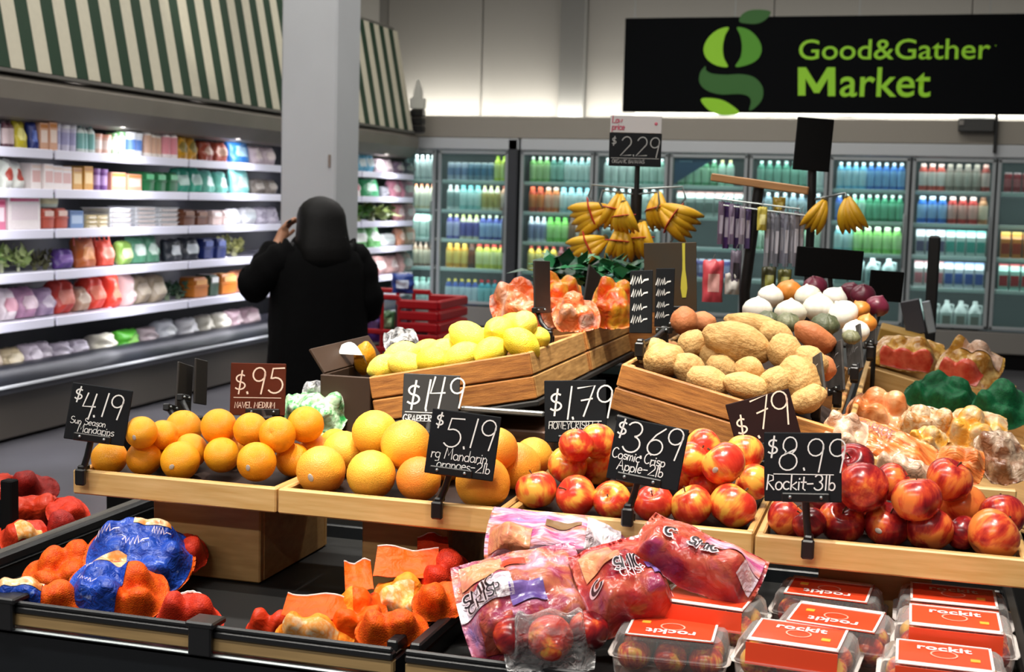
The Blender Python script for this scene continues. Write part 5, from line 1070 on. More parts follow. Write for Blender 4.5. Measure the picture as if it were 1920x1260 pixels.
def netbag(label, pl, mt, r=0.03, labels=(), texts=(), header=None, seam=False, seed=1, tight=6, group=None, name='citrus_bag', cat='bag', crinkle=0.002, region=(0, 1, 0, 1), taper=None):
    rounding = 0.9 if mt in (NETO, NETR, NETD, NETG) else 0.2 if name == 'apple_bag' or False else 0.6
    M, L, W = pl; t = thing(name, label, cat, M=M, group=group)
    dr = Drape(L, W, fruits_in(L, W, r, seed, region=region), tight=tight, seed=seed, crinkle=crinkle, taper=taper, rounding=rounding)
    dr.body().build('net' if mt in (NETO, NETR, NETD, NETG) else 'film', mt, t, smooth='all', weld=0.0002)
    for nm, u0, u1, v0, v1, m_ in labels: dr.patch(u0, u1, v0, v1, 0.0025 if nm == 'label' else 0.004).build(nm, m_, t, smooth='all')
    for tx, u, v, sz, w, m_ in texts:
        if m_ is DKP: dr.text(tx, u, v, sz, w*2.3, 0.0072).build('lettering_outline', WHT, t)
        dr.text(tx, u, v, sz, w, 0.009).build('lettering', m_, t)
    if seam: MB().tube([dr.off(0.02+0.96*i/20, 0.985, 0.003) for i in range(21)], 0.0025, 5).build('seam', SEAMW, t)
    if header:
        hx0, hx1, hh, bend, hm = header  # a flat header flap rising from the top edge
        def hf(u, v):
            x = (hx0+(hx1-hx0)*u-0.5)*L; return V((x*(1-0.06*v), W*0.42+v*hh, 0.02+bend*v*v+0.006*math.sin(u*7+seed)*v+0.003*fbm((u*6, v*6, seed))))
        hb = MB(); hb.grid(hf, 14, 10); hb.grid(lambda u, v: hf(u, v)+V((0, 0, -0.0015)), 14, 10, flip=True); hb.build('header', hm, t, smooth='all')
        MB().tube([hf(i/14, 1.0) for i in range(15)], 0.0015, 5).build('header_seam', SEAMW, t)
    return t, dr
# --- front bin, netted oranges with blue labels
netbag('orange netted bag behind the blue-labelled one against the pedestal', place(330, 1042, 120, 80, 2.44, 55, -15), NETR, 0.032, seed=5)
netbag('netted orange bag at the far end of the front bin', place(118, 1082, 150, 92, 2.34, 55, -14), NETO, 0.031, seed=2)
netbag('large bag with a broad crumpled blue label, uppermost in the front bin', place(262, 1050, 205, 138, 2.36, 52, 6), NETO, 0.03, labels=[('label', .03, .97, .03, .97, BLUEF), ('picture', .42, .78, .74, .93, PIC), ('picture', .02, .40, .16, .36, PIC)], texts=[('~', .1, .6, .14, .012, WHT), ('~', .35, .45, .16, .012, WHT), ('~', .6, .62, .12, .01, WHT)], seed=3, tight=14, crinkle=0.006)
netbag('bag half blue label and half orange net, lowest in the pile', place(222, 1108, 190, 112, 2.24, 55, 16), NETO, 0.03, labels=[('label', .02, .56, .04, .97, BLUEF), ('picture', .12, .52, .72, .95, PIC)], texts=[('~', .1, .5, .1, .01, WHT), ('~', .16, .25, .12, .01, WHT)], seed=4, tight=9, crinkle=0.004)
netbag('blue-labelled net bag by the corner bracket of the front bin', place(80, 1126, 210, 62, 2.16, 60, 8), NETO, 0.028, labels=[('label', .02, .5, .05, .97, BLUEF), ('picture', .12, .5, .3, .85, PIC)], seed=6)
netbag('red netted bag with a pale seam beside the blue-labelled bags', place(356, 1150, 160, 78, 2.17, 58, 4), NETR, 0.034, seam=True, seed=7, tight=20, taper=lambda v: 1.0-0.62*v)
# --- front bin, orange film bags
netbag('dark red netted bag behind the upright orange header', place(835, 1085, 110, 100, 2.42, 58, -5), NETR, 0.03, seed=11, header=(.05, .6, .05, -.01, RDF))
netbag('netted bag with round clementines by the bin divider', place(830, 1128, 120, 70, 2.28, 55, -22), NETO, 0.03, seed=12)
netbag('upright bag with a square orange header flap and yellow print', place(760, 1136, 130, 96, 2.33, 56, 3), YOF, 0.03, labels=[('label', .1, .62, .08, .6, CRF)], header=(.0, .96, .062, .012, ORF), seed=13, tight=16, crinkle=0.006)
netbag('netted clementine bag at the front rail near the bin corner', place(735, 1182, 140, 70, 2.17, 58, -8), NETO, 0.027, seed=14)
netbag('bag with a pointed orange header flap in the front bin', place(668, 1160, 120, 96, 2.22, 56, -4), ORF, 0.027, labels=[('label', .05, .45, .4, .9, YOF)], header=(.35, .8, .062, .006, ORF), seed=15, tight=14, crinkle=0.007)
netbag('bag with a wide folded orange header beside the middle bracket', place(590, 1194, 150, 50, 2.15, 58, 8), YOF, 0.026, labels=[('label', .1, .8, .05, .5, CRF)], header=(.05, .95, .05, .004, ORF), seed=16, tight=14, crinkle=0.006)
netbag('flat red bag lying behind the front rail', place(510, 1182, 100, 36, 2.18, 65, 6), RDF, 0.02, seed=17, tight=14)
# --- side bin, red bags
for i, (cx, cy, w, h, Y, ln, rl, m_, lb) in enumerate(((62, 918, 96, 56, 2.98, 50, 4, NETD, 'dark red netted bag at the back of the side bin'), (62, 962, 104, 66, 2.85, 52, -6, RDF, 'folded bright red bag in the middle of the side bin'), (128, 965, 76, 70, 2.82, 55, -24, NETR, 'red netted bag against the side bin end panel'), (120, 1002, 80, 50, 2.7, 55, -20, NETD, 'netted onion-red bag with brown fruit low in the side bin'), (46, 1010, 90, 66, 2.62, 52, -10, RDF, 'red bag with a pale printed label nearest the side bin rail'), (6, 912, 40, 50, 2.9, 50, 0, RDF, 'red bag behind the black corner post'))):
    netbag(lb, place(cx, cy, w, h, Y, ln, rl), m_, 0.034, labels=[('label', .3, .85, .15, .55, CRF)] if i == 4 else (), seed=20+i, group='red bags in the side bin', tight=10, crinkle=0.004)
for x, y, d in ((716, 1196, 34), ):
    pass
# --- pink apple bags in the front bin
PINK = printed('pink_apple_film', ['#70649c', '#b8708c', '#98344c', '#c07050', '#c488a2', '#dcccd8'], 13, bump=(30, 0.5), rough=0.2)
PINK2 = printed('pink_striped_film', ['#8a7cb8', '#c8568a', '#dcb4c8', '#d8744c', '#b83c6c'], 16, bump=(34, 0.5), rough=0.2, stretch=(0.5, 2.4, 1), seed=3.0)
REDF = printed('red_apple_film', ['#561424', '#861e30', '#a83430', '#b85a44', '#9a385a'], 12, bump=(28, 0.45), rough=0.2, seed=5.0)
WHF = printed('white_crinkle_film', ['#f4eef2', '#d8c8d8', '#ffffff'], 20, bump=(40, 0.7), rough=0.15)
SLOT = mat('bag_slot', '#7a5a34', 0.6); PUR = printed('purple_band', ['#4a3480', '#7a60a4', '#34448a'], 14)
PEA = printed('peach_print', ['#c87858', '#d89468', '#c86c64'], 20, bump=(30, 0.4), rough=0.25); pg = 'pink bags of apples'
netbag('pink and lilac bag with a handle slot, standing behind the other apple bags', place(1040, 1018, 262, 112, 2.36, 38, 6), PINK2, 0.036, labels=[('white_panel', .72, .97, .2, .95, WHF), ('slot', .42, .68, .62, .80, SLOT), ('orange_print', .03, .34, .12, .6, PEA)], seed=31, tight=40, crinkle=0.009, group=pg, name='apple_bag')
netbag('crinkled red bag slumped behind the clamshells with dark lettering', place(1308, 1052, 250, 108, 2.30, 46, 24), REDF, 0.036, labels=[('pink_print', .5, .97, .62, .95, PINK2), ('white_panel', .86, .97, .25, .6, WHF)], texts=[('C', .24, .38, .10, .018, DKP), ('SMIC', .44, .42, .10, .018, DKP)], seed=32, tight=34, crinkle=0.008, group=pg, name='apple_bag')
netbag('pink bag with black letters over a purple band, leaning by the bin divider', place(985, 1128, 255, 190, 2.2, 46, -16), PINK, 0.037, labels=[('orange_print', .06, .40, .70, .95, PEA), ('slot', .38, .58, .82, .90, RDF), ('white_panel', .0, .4, .40, .62, WHF), ('purple_print', .36, .62, .30, .50, PUR), ('red_print', .1, .34, .04, .26, REDF)], texts=[('SMIC', .05, .52, .10, .014, DKP), ('CRISP', .07, .42, .09, .010, DKP)], seed=33, tight=26, crinkle=0.009, group=pg, name='apple_bag')
netbag('dark red bag with an orange print patch in the middle of the apple bags', place(1168, 1098, 165, 168, 2.24, 46, -22), REDF, 0.037, labels=[('purple_print', .78, .96, .3, .6, PUR), ('orange_print', .1, .5, .6, .92, PEA)], texts=[('C', .10, .36, .16, .026, DKP), ('SMIC', .40, .46, .14, .02, DKP), ('CRISP', .42, .36, .12, .010, WHT)], seed=34, tight=30, crinkle=0.008, group=pg, name='apple_bag')
# clear bag with loose-looking apples near the rail
M, L, W = place(1030, 1208, 150, 90, 2.12, 55, -4)
t = thing('apple_bag', 'clear bag showing one orange apple at the front rail', 'bag', M=M, group=pg)
for k, (x, y, z, r) in enumerate(((0.0, -0.01, 0.03, 0.038), (-0.06, 0.0, 0.025, 0.034), (0.065, 0.01, 0.022, 0.034))):
    o = link('apple', MA[0] if k == 0 else MD[0], t, loc=(x, y, z), rot=(0.6, 0.3, k)); o.scale = (r, r, r)
Drape(L*1.15, W*1.1, [(0, -.01, .03, .04), (-.06, 0, .025, .036), (.065, .01, .022, .036)], seed=35, tight=16, crinkle=0.006).body().build('film', FILM, t, smooth='all', weld=0.0002)
# --- clamshells of small apples
CLEAR = clear('clamshell_plastic', '#f6f4f2', 0.06, 0.06)
REDL = mat('red_label', '#ee4a26', 0.35, noise_=(6, 0.06)); YEL = mat('label_yellow', '#f2b23c', 0.5)
CW, CD, CH = 0.190, 0.135, 0.072
_rk = text_mesh('rockit', 0.032, 0.0008, 0.0, 1.05, 'CENTER'); _rk.materials.clear(); _rk.materials.append(mat('label_white', '#f6f2ee', 0.5))
def clam_shell_mesh():
    b = MB(); pr = [(0.86, 0.0), (0.93, 0.08), (0.97, 0.50), (1.04, 0.52), (1.04, 0.56), (0.97, 0.58), (0.92, 0.92), (0.86, 1.0)]; vs = []
    base = []
    for sx, sy, a0 in ((1, 1, 0), (-1, 1, 90), (-1, -1, 180), (1, -1, 270)):
        for a in (0, 45, 90): base.append((sx*(CW/2-0.018)+0.018*math.cos(R(a0+a)), sy*(CD/2-0.018)+0.018*math.sin(R(a0+a))))
    n = len(base)
    for s, z in pr: vs += [(x*s, y*s, z*CH) for x, y in base]
    b.add(vs, [(j*n+i, j*n+(i+1) % n, (j+1)*n+(i+1) % n, (j+1)*n+i) for j in range(len(pr)-1) for i in range(n)] + [tuple(reversed(range(n))), tuple((len(pr)-1)*n+i for i in range(n))])
    return b.mesh('shell', CLEAR, 35)
CSM = clam_shell_mesh()
LW = 0.142
_lt = MB(); _lt.box((0, 0.0, CH+0.0012), (LW, CD*0.88, 0.0016)); _lt.box((0, -CD*0.49, CH*0.76), (LW, 0.0016, CH*0.48), M=None); LTM = _lt.mesh('label', REDL)
_wb = MB(); _wb.box((0, -CD*0.44+0.006, CH+0.0024), (LW, 0.014, 0.0012)); _wb.box((-LW/2+0.002, 0, CH+0.0024), (0.004, CD*0.88, 0.0012)); _wb.box((LW/2-0.002, 0, CH+0.0024), (0.004, CD*0.88, 0.0012)); _wb.box((0, CD*0.44-0.002, CH+0.0024), (LW, 0.004, 0.0012)); WBM = _wb.mesh('white_band', mat('label_white', '#f6f2ee', 0.5))
_rg = MB(); _n = 22; _rg.add([(0.018*s*math.cos(2*math.pi*i/_n), 0.002+0.016*s*math.sin(2*math.pi*i/_n), CH+0.0032) for s in (1, 1.14) for i in range(_n)], [(i, (i+1) % _n, _n+(i+1) % _n, _n+i) for i in range(_n)]); RGM = _rg.mesh('ring_mark', mat('ring_pink', '#f6b8a0', 0.5))
_yb = MB().box((0.045, -0.012, CH+0.003), (0.014, 0.012, 0.001)); YBM = _yb.mesh('yellow_mark', YEL)
for v in _rk.vertices: v.co = V((v.co.x, v.co.y+0.020, CH+0.0032))
SAP = [fmat('small_apple_skin', [(0.3, '#e8b040'), (0.5, '#d85a2c'), (0.7, '#a8201c'), (0.95, '#7a1018')], 24, 0.25, stretch=(4, 4, .7), bump=None, rshift=0.2, coat=0.2, lat=12)]
SAM = m_apple(SAP[0], 1.5)
ROWW = ['back', 'middle', 'front']
def clamshell(label, cx, cy, Y, yaw, flip, ztop=None, z=None, X=None):
    P = on(cx, cy, 1, Y) if X is None else V((X, Y, z))
    zb = (P.z-CH) if X is None else z
    t = thing('apple_clamshell', label, 'clamshell', (P.x, P.y, zb), (0, 0, R(yaw + (180 if flip else 0))), 'red-labelled clamshells of small apples')
    link('shell', CSM, t); lb = link('label', LTM, t)
    link('white_band', WBM, lb); link('ring_mark', RGM, lb); link('yellow_mark', YBM, lb); rk = link('lettering', _rk, lb); rk['label'] = 'white brand lettering'
    for k in range(6):
        o = link('apple', SAM, t, loc=((k % 3-1)*0.058, (k//3-0.5)*0.058, 0.031), rot=(rnd.uniform(0, 6), rnd.uniform(0, 6), 0)); o.scale = (0.028,)*3
    return P, zb
cl_ = [('clamshell of small apples nearest the pink bags, label facing down the bin', 1262, 1178, 2.165, 3, True), ('clamshell of small apples behind the one nearest the pink bags', 1330, 1120, 2.27, -6, False), ('rearmost clamshell in the middle column, label upside down', 1555, 1106, 2.42, -4, True), ('middle-column clamshell with upside-down label, second from the front', 1568, 1158, 2.27, -7, True), ('front clamshell of the middle column with its red front showing', 1497, 1192, 2.16, -5, False),
       ('rearmost clamshell in the outer column', 1787, 1118, 2.42, 0, False), ('middle clamshell in the outer column', 1790, 1162, 2.27, 0, False), ('front clamshell in the outer column', 1770, 1232, 2.125, 0, False)]
low = []
for lb, cx, cy, Y, yaw, fl in cl_:
    P, zb = clamshell(lb, cx, cy, Y, yaw, fl); low.append((P, zb))
for (P, zb), (nm) in zip(low, ('nearest the pink bags', 'second from the pink bags', 'rearmost in the middle column', 'second in the middle column', 'front of the middle column', 'rearmost in the outer column', 'middle of the outer column', 'front of the outer column')):
    if zb-CH-0.004 > 0.785: clamshell('lower clamshell of the stack ' + nm, 0, 0, P.y, rnd.uniform(-4, 4), False, z=max(0.791, zb-CH-0.004), X=P.x+rnd.uniform(-.006, .006))
# --- aisle-side trays
CARF = printed('carrot_film', ['#d8742f', '#e08a48', '#cc5e22', '#e0a06c'], 9, bump=(26, 0.5), stretch=(1, 5, 1)); SPF = printed('sweet_potato_film', ['#b8602c', '#d8844a', '#e8b080', '#a04a20'], 14, bump=(26, 0.4))
CLB = printed('onion_film', ['#b89a6c', '#b0702c', '#cbb798', '#c48844', '#c8b8a0'], 20, bump=(40, 0.6)); YEB = printed('squash_film', ['#d8861c', '#e0a03c', '#c8b08a', '#cc6c14'], 18, bump=(34, 0.5)); POF = printed('potato_film', ['#b07a2c', '#c89a44', '#a06820', '#d0ac68'], 18, bump=(30, 0.5)); PKF = printed('pale_film', ['#c89a78', '#d4b49c', '#b88060'], 18, bump=(30, 0.6))
DRK = mat('dark_red_print', '#7a2a1c', 0.5); REDP = printed('red_band', ['#d02c20', '#e86a50', '#c01c18'], 16); CLRF = printed('crumpled_clear_film', ['#a87858', '#7a4c30', '#c0a890', '#8a5434'], 18, bump=(40, 0.6), rough=0.2)
ag = 'bagged vegetables in the aisle-side trays'
def vb(label, cx, cy, w, h, Y, lean, roll, mt, r=0.03, **k): return netbag(label, place(cx, cy, w, h, Y, lean, roll), mt, r, name=k.pop('name', 'vegetable_bag'), group=ag, **k)
vb('yellow potato bag behind the red onions', 1705, 664, 130, 66, 4.72, 55, 10, POF, 0.035, labels=[('red_print', .1, .9, .02, .2, REDP)], seed=41)
vb('yellow potato bag with a red band, farthest along the aisle', 1818, 688, 118, 76, 4.55, 55, 18, POF, 0.035, labels=[('red_print', .1, .8, .04, .28, REDP), ('pale_top', .3, .95, .55, .95, PKF)], seed=42)
vb('dark green netted bag in the second oak tray', 1765, 748, 138, 66, 4.05, 55, 14, NETG, 0.036, seed=43, tight=16, crinkle=0.009)
vb('dark green netted bag hanging over the aisle end', 1880, 765, 110, 80, 3.95, 55, 24, NETG, 0.036, seed=44, tight=16, crinkle=0.009)
vb('sweet potato bag against the first oak divider', 1648, 774, 120, 62, 3.56, 55, 20, SPF, 0.03, seed=45)
vb('net of pale onions beside the sweet potato bag', 1742, 798, 110, 70, 3.5, 55, 18, CLB, 0.026, seed=46, crinkle=0.006)
vb('bag of orange squash near the aisle end', 1830, 806, 110, 76, 3.48, 55, 10, YEB, 0.03, seed=47, crinkle=0.007)
vb('small bag of golden shallots in front of the squash', 1738, 828, 66, 56, 3.3, 55, 30, YEB, 0.02, seed=48)
vb('upright carrot bag behind the dark apples', 1800, 872, 90, 72, 3.06, 45, 4, CARF, 0.02, seed=49, tight=12)
vb('crumpled clear bag of brown vegetables at the aisle corner', 1878, 858, 86, 100, 3.16, 50, -20, CLRF, 0.026, seed=50, crinkle=0.012)
vb('long carrot bag with dark lettering lying across the first oak tray', 1648, 842, 222, 92, 3.14, 50, 24, CARF, 0.02, seed=51, tight=20, texts=[('CARROT', .3, .5, .08, .012, DRK)], crinkle=0.004)
vb('clear-ended carrot bag tucked behind the $8.99 sign', 1580, 822, 90, 80, 3.02, 52, 10, PKF, 0.022, seed=52, crinkle=0.008)
vb('pale pink film pack above the dark apples', 1690, 880, 110, 44, 2.98, 55, 14, PKF, 0.02, seed=53, crinkle=0.008)
# --- behind the lemons
BAGW = printed('white_orange_film', ['#e0c4b4', '#e08a58', '#e05a20', '#e8d8cc'], 12, bump=(34, 0.6)); PEP = printed('pepper_film', ['#f08a1c', '#e8501c', '#f0b030', '#d83a1c'], 12, bump=(30, 0.5))
bgp = 'bagged produce in the rear crate'
netbag('pale bag of orange peppers right behind the lemons', place(985, 580, 130, 84, 3.68, 55, -16), BAGW, 0.034, seed=61, group=bgp, name='pepper_bag', crinkle=0.008)
netbag('bag of orange fruit beside the edge-on tag board', place(1045, 570, 90, 92, 3.72, 52, 6), PEP, 0.034, seed=62, group=bgp, name='pepper_bag', labels=[('pale_film', .0, .9, .0, .35, BAGW)], crinkle=0.008)
netbag('whitish bag between the two dark tag boards', place(1080, 592, 90, 60, 3.62, 55, -8), BAGW, 0.03, seed=63, group=bgp, name='pepper_bag', crinkle=0.008)
netbag('bright orange and yellow pepper bag by the scrawled signs', place(1150, 575, 84, 84, 3.8, 50, 4), PEP, 0.032, seed=64, group=bgp, name='pepper_bag', crinkle=0.006)
KALE = [pm('#1c4a34'), pm('#2f7a4c'), pm('#a8d070')]
for i, (x, y, d, Y, lb) in enumerate(((1045, 500, 150, 4.25, 'dark green leafy bunch above the pepper bags'), (1112, 498, 150, 4.3, 'leafy bunch with a light green heart below the bananas'), (1172, 500, 130, 4.28, 'leafy bunch in front of the banana stand post'))):
    P = on(x, y+48, 1, Y); s = d*depth(P)/F_PX; o = link('leafy_greens', PL[i % 2], None, loc=P, rot=(0, 0, i*2)); o.scale = (s, s, s*0.7); setmat(o, *KALE); tag(o, lb, 'greens', 'leafy bunches behind the peppers')
kb = thing('greens_crate', 'low crate holding leafy bunches under the banana stand', 'crate', (-0.98, 4.33, 1.10)); 
board(kb, 'front_plank', (0, -0.2, 0.09), (0.5, 0.014, 0.18), CRATE); board(kb, 'back_plank', (0, 0.12, 0.09), (0.5, 0.014, 0.18), CRATE); board(kb, 'base_board', (0, -0.04, 0.17), (0.5, 0.3, 0.01), CRATE)
for s in (-1, 1): board(kb, 'side_plank', (s*0.25, -0.04, 0.09), (0.014, 0.33, 0.18), CRATE)
# --- packs of greens behind the oranges, mango and clear bag by the lemon crate
GRF = printed('green_pack_film', ['#e8f0e0', '#4aa058', '#c8e4c0', '#2f8a48'], 24, bump=(30, 0.5)); CLF2 = printed('clear_greyish_film', ['#8a8a8c', '#d8d8da', '#4a4a4c', '#c0c0c4'], 20, bump=(44, 0.9), rough=0.12)
netbag('green and white pack of salad onions behind the oranges', place(602, 772, 104, 74, 2.99, 48, 10), GRF, 0.025, seed=71, tight=14, name='greens_pack', crinkle=0.006)
netbag('clear crumpled film over the salad onion pack', place(604, 736, 74, 44, 3.06, 45, 4), CLF2, 0.02, seed=72, tight=14, name='greens_pack', crinkle=0.012)
netbag('pale pack of greens beside the brown $.95 sign', place(556, 768, 46, 60, 3.0, 45, 0), GRF, 0.02, seed=73, name='greens_pack', crinkle=0.006)
P = on(684, 672, 1, 3.2); o = link('mango', ML[0], None, loc=P, rot=(0.3, 0.2, 0)); r = 26*depth(P)/F_PX; o.scale = (r, r, r*1.15); setmat(o, fmat('mango_skin', [(.3, '#e09a1c'), (.8, '#c87a14')], 8, 0.4)); tag(o, 'golden mango resting in the brown carton', 'mango')
mp_ = thing('paper_liner', 'white paper liner sticking out of the brown carton', 'paper', on(655, 664, 1, 3.15)); mb = MB(); mb.grid(lambda u, v: V((-0.03+0.07*u, 0.02*v, 0.03*math.sin(3*u)*v-0.05*u*v+0.02*v)), 8, 4); mb.grid(lambda u, v: V((-0.03+0.07*u, 0.02*v, 0.03*math.sin(3*u)*v-0.05*u*v+0.02*v-0.001)), 8, 4, flip=True); mb.build('sheet', mat('white_paper', '#dcdcd8', 0.7), mp_)
netbag('crumpled clear bag tied at the corner of the lemon crate', place(752, 642, 66, 52, 3.42, 45, -10), CLF2, 0.02, seed=74, tight=14, name='clear_bag', crinkle=0.014)
# ================================================================ banana stand, hanging packs, posts
BAN = fmat('banana_peel', [(0.25, '#d6a61c'), (0.75, '#c89414')], 20, 0.45, bump=None, rshift=0.2); TIP = mat('banana_tip', '#4a3c14', 0.8); TAPE = mat('red_tape', '#a8281c', 0.5)
def bunch(label, cx, cy, spx, Y, roll, yaw, n=5, tape=True, group='banana bunches'):
    """bananas fan down from a crown; roll turns the bunch in the picture plane"""
    P = on(cx, cy, 1, Y); s = spx*depth(P)/F_PX
    t = thing('banana_bunch', label, 'bananas', M=Matrix.Translation(P) @ Matrix.Rotation(R(yaw), 4, 'Z') @ Matrix.Rotation(R(roll), 4, 'Y') @ Matrix.Scale(s, 4), group=group)
    MB().sphere((0, 0, 0.46), (0.10, 0.07, 0.07), 10, 6).build('crown', TIP, t, smooth='all')
    for k in range(n):
        a = (k-(n-1)/2)*0.17; bow = 0.2+0.03*(k % 2); pts = []; rr = []
        for i in range(9):
            u = i/8; x = math.sin(a)*(0.95*u)+0.02*k; z = 0.46-0.95*u*math.cos(a*0.7); y = -bow*math.sin(math.pi*u)*1.1
            pts.append((x, y+0.05*(k % 2), z)); rr.append([.05, .085, .115, .13, .135, .13, .115, .08, .03][i])
        o = MB().tube(pts, rr, 7).build('banana', BAN, t, smooth='all')
        MB().sphere(pts[-1], 0.03, 6, 4).build('tip', TIP, o, smooth='all')
    if tape: MB().tube([(-0.36, -0.12, 0.05), (-0.16, -0.37, 0.06), (0.16, -0.39, 0.06), (0.38, -0.12, 0.05)], 0.05, 6, flat=0.4).build('tape', TAPE, t, smooth=True)
    return t
YB = 4.7
bs = thing('banana_stand', 'black post with wire hooks carrying the bananas under the $2.29 sign', 'stand', (-0.925, YB, 0.985))
MB().tube([(0, 0, 0), (0, 0, 0.66)], 0.02, 10).build('post', BLACK, bs, smooth=True)
MB().tube([(0, 0, 0.62), (0, 0, 0.78)], 0.009, 8).build('sign_stem', BLACK, bs, smooth=True)
MB().cbox((0, 0, 0.008), (0.2, 0.2, 0.016), 0.004).build('base', BLACK, bs)
for z, a, r in ((0.66, 0, .16), (0.66, 180, .16), (0.64, -50, .15), (0.64, 230, .15), (0.52, -20, .14), (0.52, 200, .15), (0.46, 250, .14)):
    d = V((math.cos(R(a)), math.sin(R(a)), 0)); MB().tube([d*0.01+V((0, 0, z)), d*r+V((0, 0, z+.01)), d*(r+.012)+V((0, 0, z-.03)), d*(r-.005)+V((0, 0, z-.05))], 0.0035, 6).build('hook', STEEL, bs, smooth=True)
for lb, cx, cy, sp, Y, rl, yw in (('banana bunch pointing sideways, highest on the stand', 1110, 402, 84, 4.66, 68, 0), ('banana bunch hanging upright beside the stand post', 1152, 396, 72, 4.62, 12, 20), ('small banana bunch in front of the post', 1172, 408, 62, 4.56, -8, -10), ('banana bunch hanging on the sign side of the post', 1238, 395, 72, 4.66, -14, -20), ('banana bunch sticking out towards the wood bar', 1268, 412, 84, 4.62, -58, 0), ('lower banana bunch pointing down the lemon side', 1104, 462, 78, 4.6, 62, 0), ('lower banana bunch behind the leafy greens', 1160, 455, 70, 4.58, 4, 15), ('lowest banana bunch behind the brown board', 1205, 450, 72, 4.62, -6, -15)):
    bunch(lb, cx, cy, sp, Y, rl, yw)
# $2.29 sign
M = basis(RT, V((0, 0, 1)), -FW, on(1191, 281, 1, YB-0.02)); M = basis(V((FW.y, -FW.x, 0)), (0, 0, 1), V((-FW.x, -FW.y, 0)), on(1191, 281, 1, YB-0.02))
s_ = thing('price_sign', 'black $2.29 sign with a white header above the bananas', 'price sign', M=M)
k = depth(M.translation)/F_PX; w, h = 98*k, 62*k
MB().cbox((0, 0, 0), (w, h, 0.006), 0.0015).build('board', CHALK, s_); MB().cbox((0, h/2+16*k, 0.001), (96*k, 32*k, 0.005), 0.0015).build('header', mat('sign_header', '#b8b6b8', 0.5), s_)
lb = MB(); fn = lambda x, y: V((x-w/2, y-h/2, 0.004))
for tx, x0, y0, sz, sw in (('$', .04, .40, .17, .016), ('2', .2, .2, .36, .018), ('.', .44, .2, .3, .02), ('29', .5, .2, .36, .018), ('ORGANIC BANANAS', .06, .06, .07, .008)): strokes(lb, tx, x0*w, y0*w, sz*w, sw*w, fn)
lb.add([fn(.04*w, .15*w), fn(.96*w, .15*w), fn(.96*w, .16*w), fn(.04*w, .16*w)], [(0, 1, 2, 3)]); lb.build('chalk_lettering', GREYINK, s_)
lb = MB(); fn2 = lambda x, y: V((x-w/2, y+h/2, 0.005))
strokes(lb, 'Low', .04*w, .19*w, .12*w, .02*w, fn2); strokes(lb, 'price', .04*w, .06*w, .12*w, .02*w, fn2); lb.build('header_lettering', mat('header_red', '#b0586a', 0.5), s_)
MB().sphere((w*.38, h/2+18*k, 0.004), (0.006, 0.006, 0.001), 10, 4).build('header_mark', mat('header_red', '#b0586a', 0.5), s_)
# wood-bar hanger rack
YR = 4.5
rk = thing('hanger_rack', 'black rack with a slanting wooden bar holding hanging packs', 'rack', (-0.505, YR, 0.985))
inv = lambda P: tuple(V(P)-V((-0.505, YR, 0.985)))
a, b = on(1334, 332, 1, YR), on(1516, 358, 1, YR); d = (b-a).normalized(); mid = (a+b)/2
MB().cbox((0, 0, 0), ((b-a).length, 0.03, 0.026), 0.003, M=Matrix.Translation(mid-V((-0.505, YR, 0.985))) @ Matrix.Rotation(math.atan2(-(d.z), d.x), 4, 'Y')).build('wood_bar', mat('bar_wood', '#b08050', 0.5, noise_=(8, 0.3), stretch=(1, 8, 8)), rk)
MB().tube([inv(on(1423, 350, 1, YR+.02)), inv(on(1412, 430, 1, YR+.02)), inv(on(1396, 545, 1, YR+.02)), (0, 0.02, 0)], 0.018, 8).build('post', BLACK, rk, smooth=True)
for x0, x1, y in ((1340, 1500, 372), (1350, 1510, 384)): MB().tube([inv(on(x0, y, 1, YR-.03)), inv(on(x1, y+20, 1, YR-.03))], 0.003, 6).build('hook_wire', STEEL, rk, smooth=True)
MB().cbox((0, 0.02, 0.006), (0.2, 0.2, 0.012), 0.003).build('base', BLACK, rk)
def hpack(label, cx, y0, y1, wpx, Y, c1, c2, group):
    P = on(cx, y1, 1, Y); k = depth(P)/F_PX; h = (y1-y0)*k; w = wpx*k
    t = thing('hanging_pack', label, 'pack', P, (0, 0, R(YAW)), group)
    o = link('pouch', PB[rnd.randrange(4)], t); o.scale = (w, w*0.7, h); setmat(o, pm(c1), pm(c2))
    MB().tube([(0, 0, h*0.98), (0, 0, h+0.012), (0.005, 0, h+0.02)], 0.0015, 5).build('hook', STEEL, t)
pc = ['#6a5a70', '#4a2f6a', '#7a6a84', '#3c2a58', '#8a8090', '#5a4a78']
for i in range(6): hpack(f'purple and silver hanging pack, {ORD[i]} from left on the wood-bar rack', 1350+i*10, 378+i*2, 458+i % 2*8, 13, YR-.03+.02*(i % 2), pc[i], '#b0a8b8', 'purple hanging packs')
pc = ['#8a8c94', '#a8a8b4', '#6c6e78', '#9a98a8', '#7c7e8c', '#b0aeb8', '#74727c', '#94929e']
for i in range(8): hpack(f'silver grey hanging pack, {ORD[i]} from left beside the rack post', 1436+i*9, 396+i % 3*3, 500-i % 2*6, 12, YR-.02+.02*(i % 2), pc[i], '#c4c2cc', 'silver hanging packs')
hpack('yellow fruit pouch hanging on the rack post', 1428, 388, 432, 20, YR-.05, '#c8b850', '#e0d890', 'fruit pouches'); hpack('golden fruit pouch hanging under the wood bar', 1460, 370, 398, 26, YR+.02, '#b89a34', '#d8c468', 'fruit pouches')
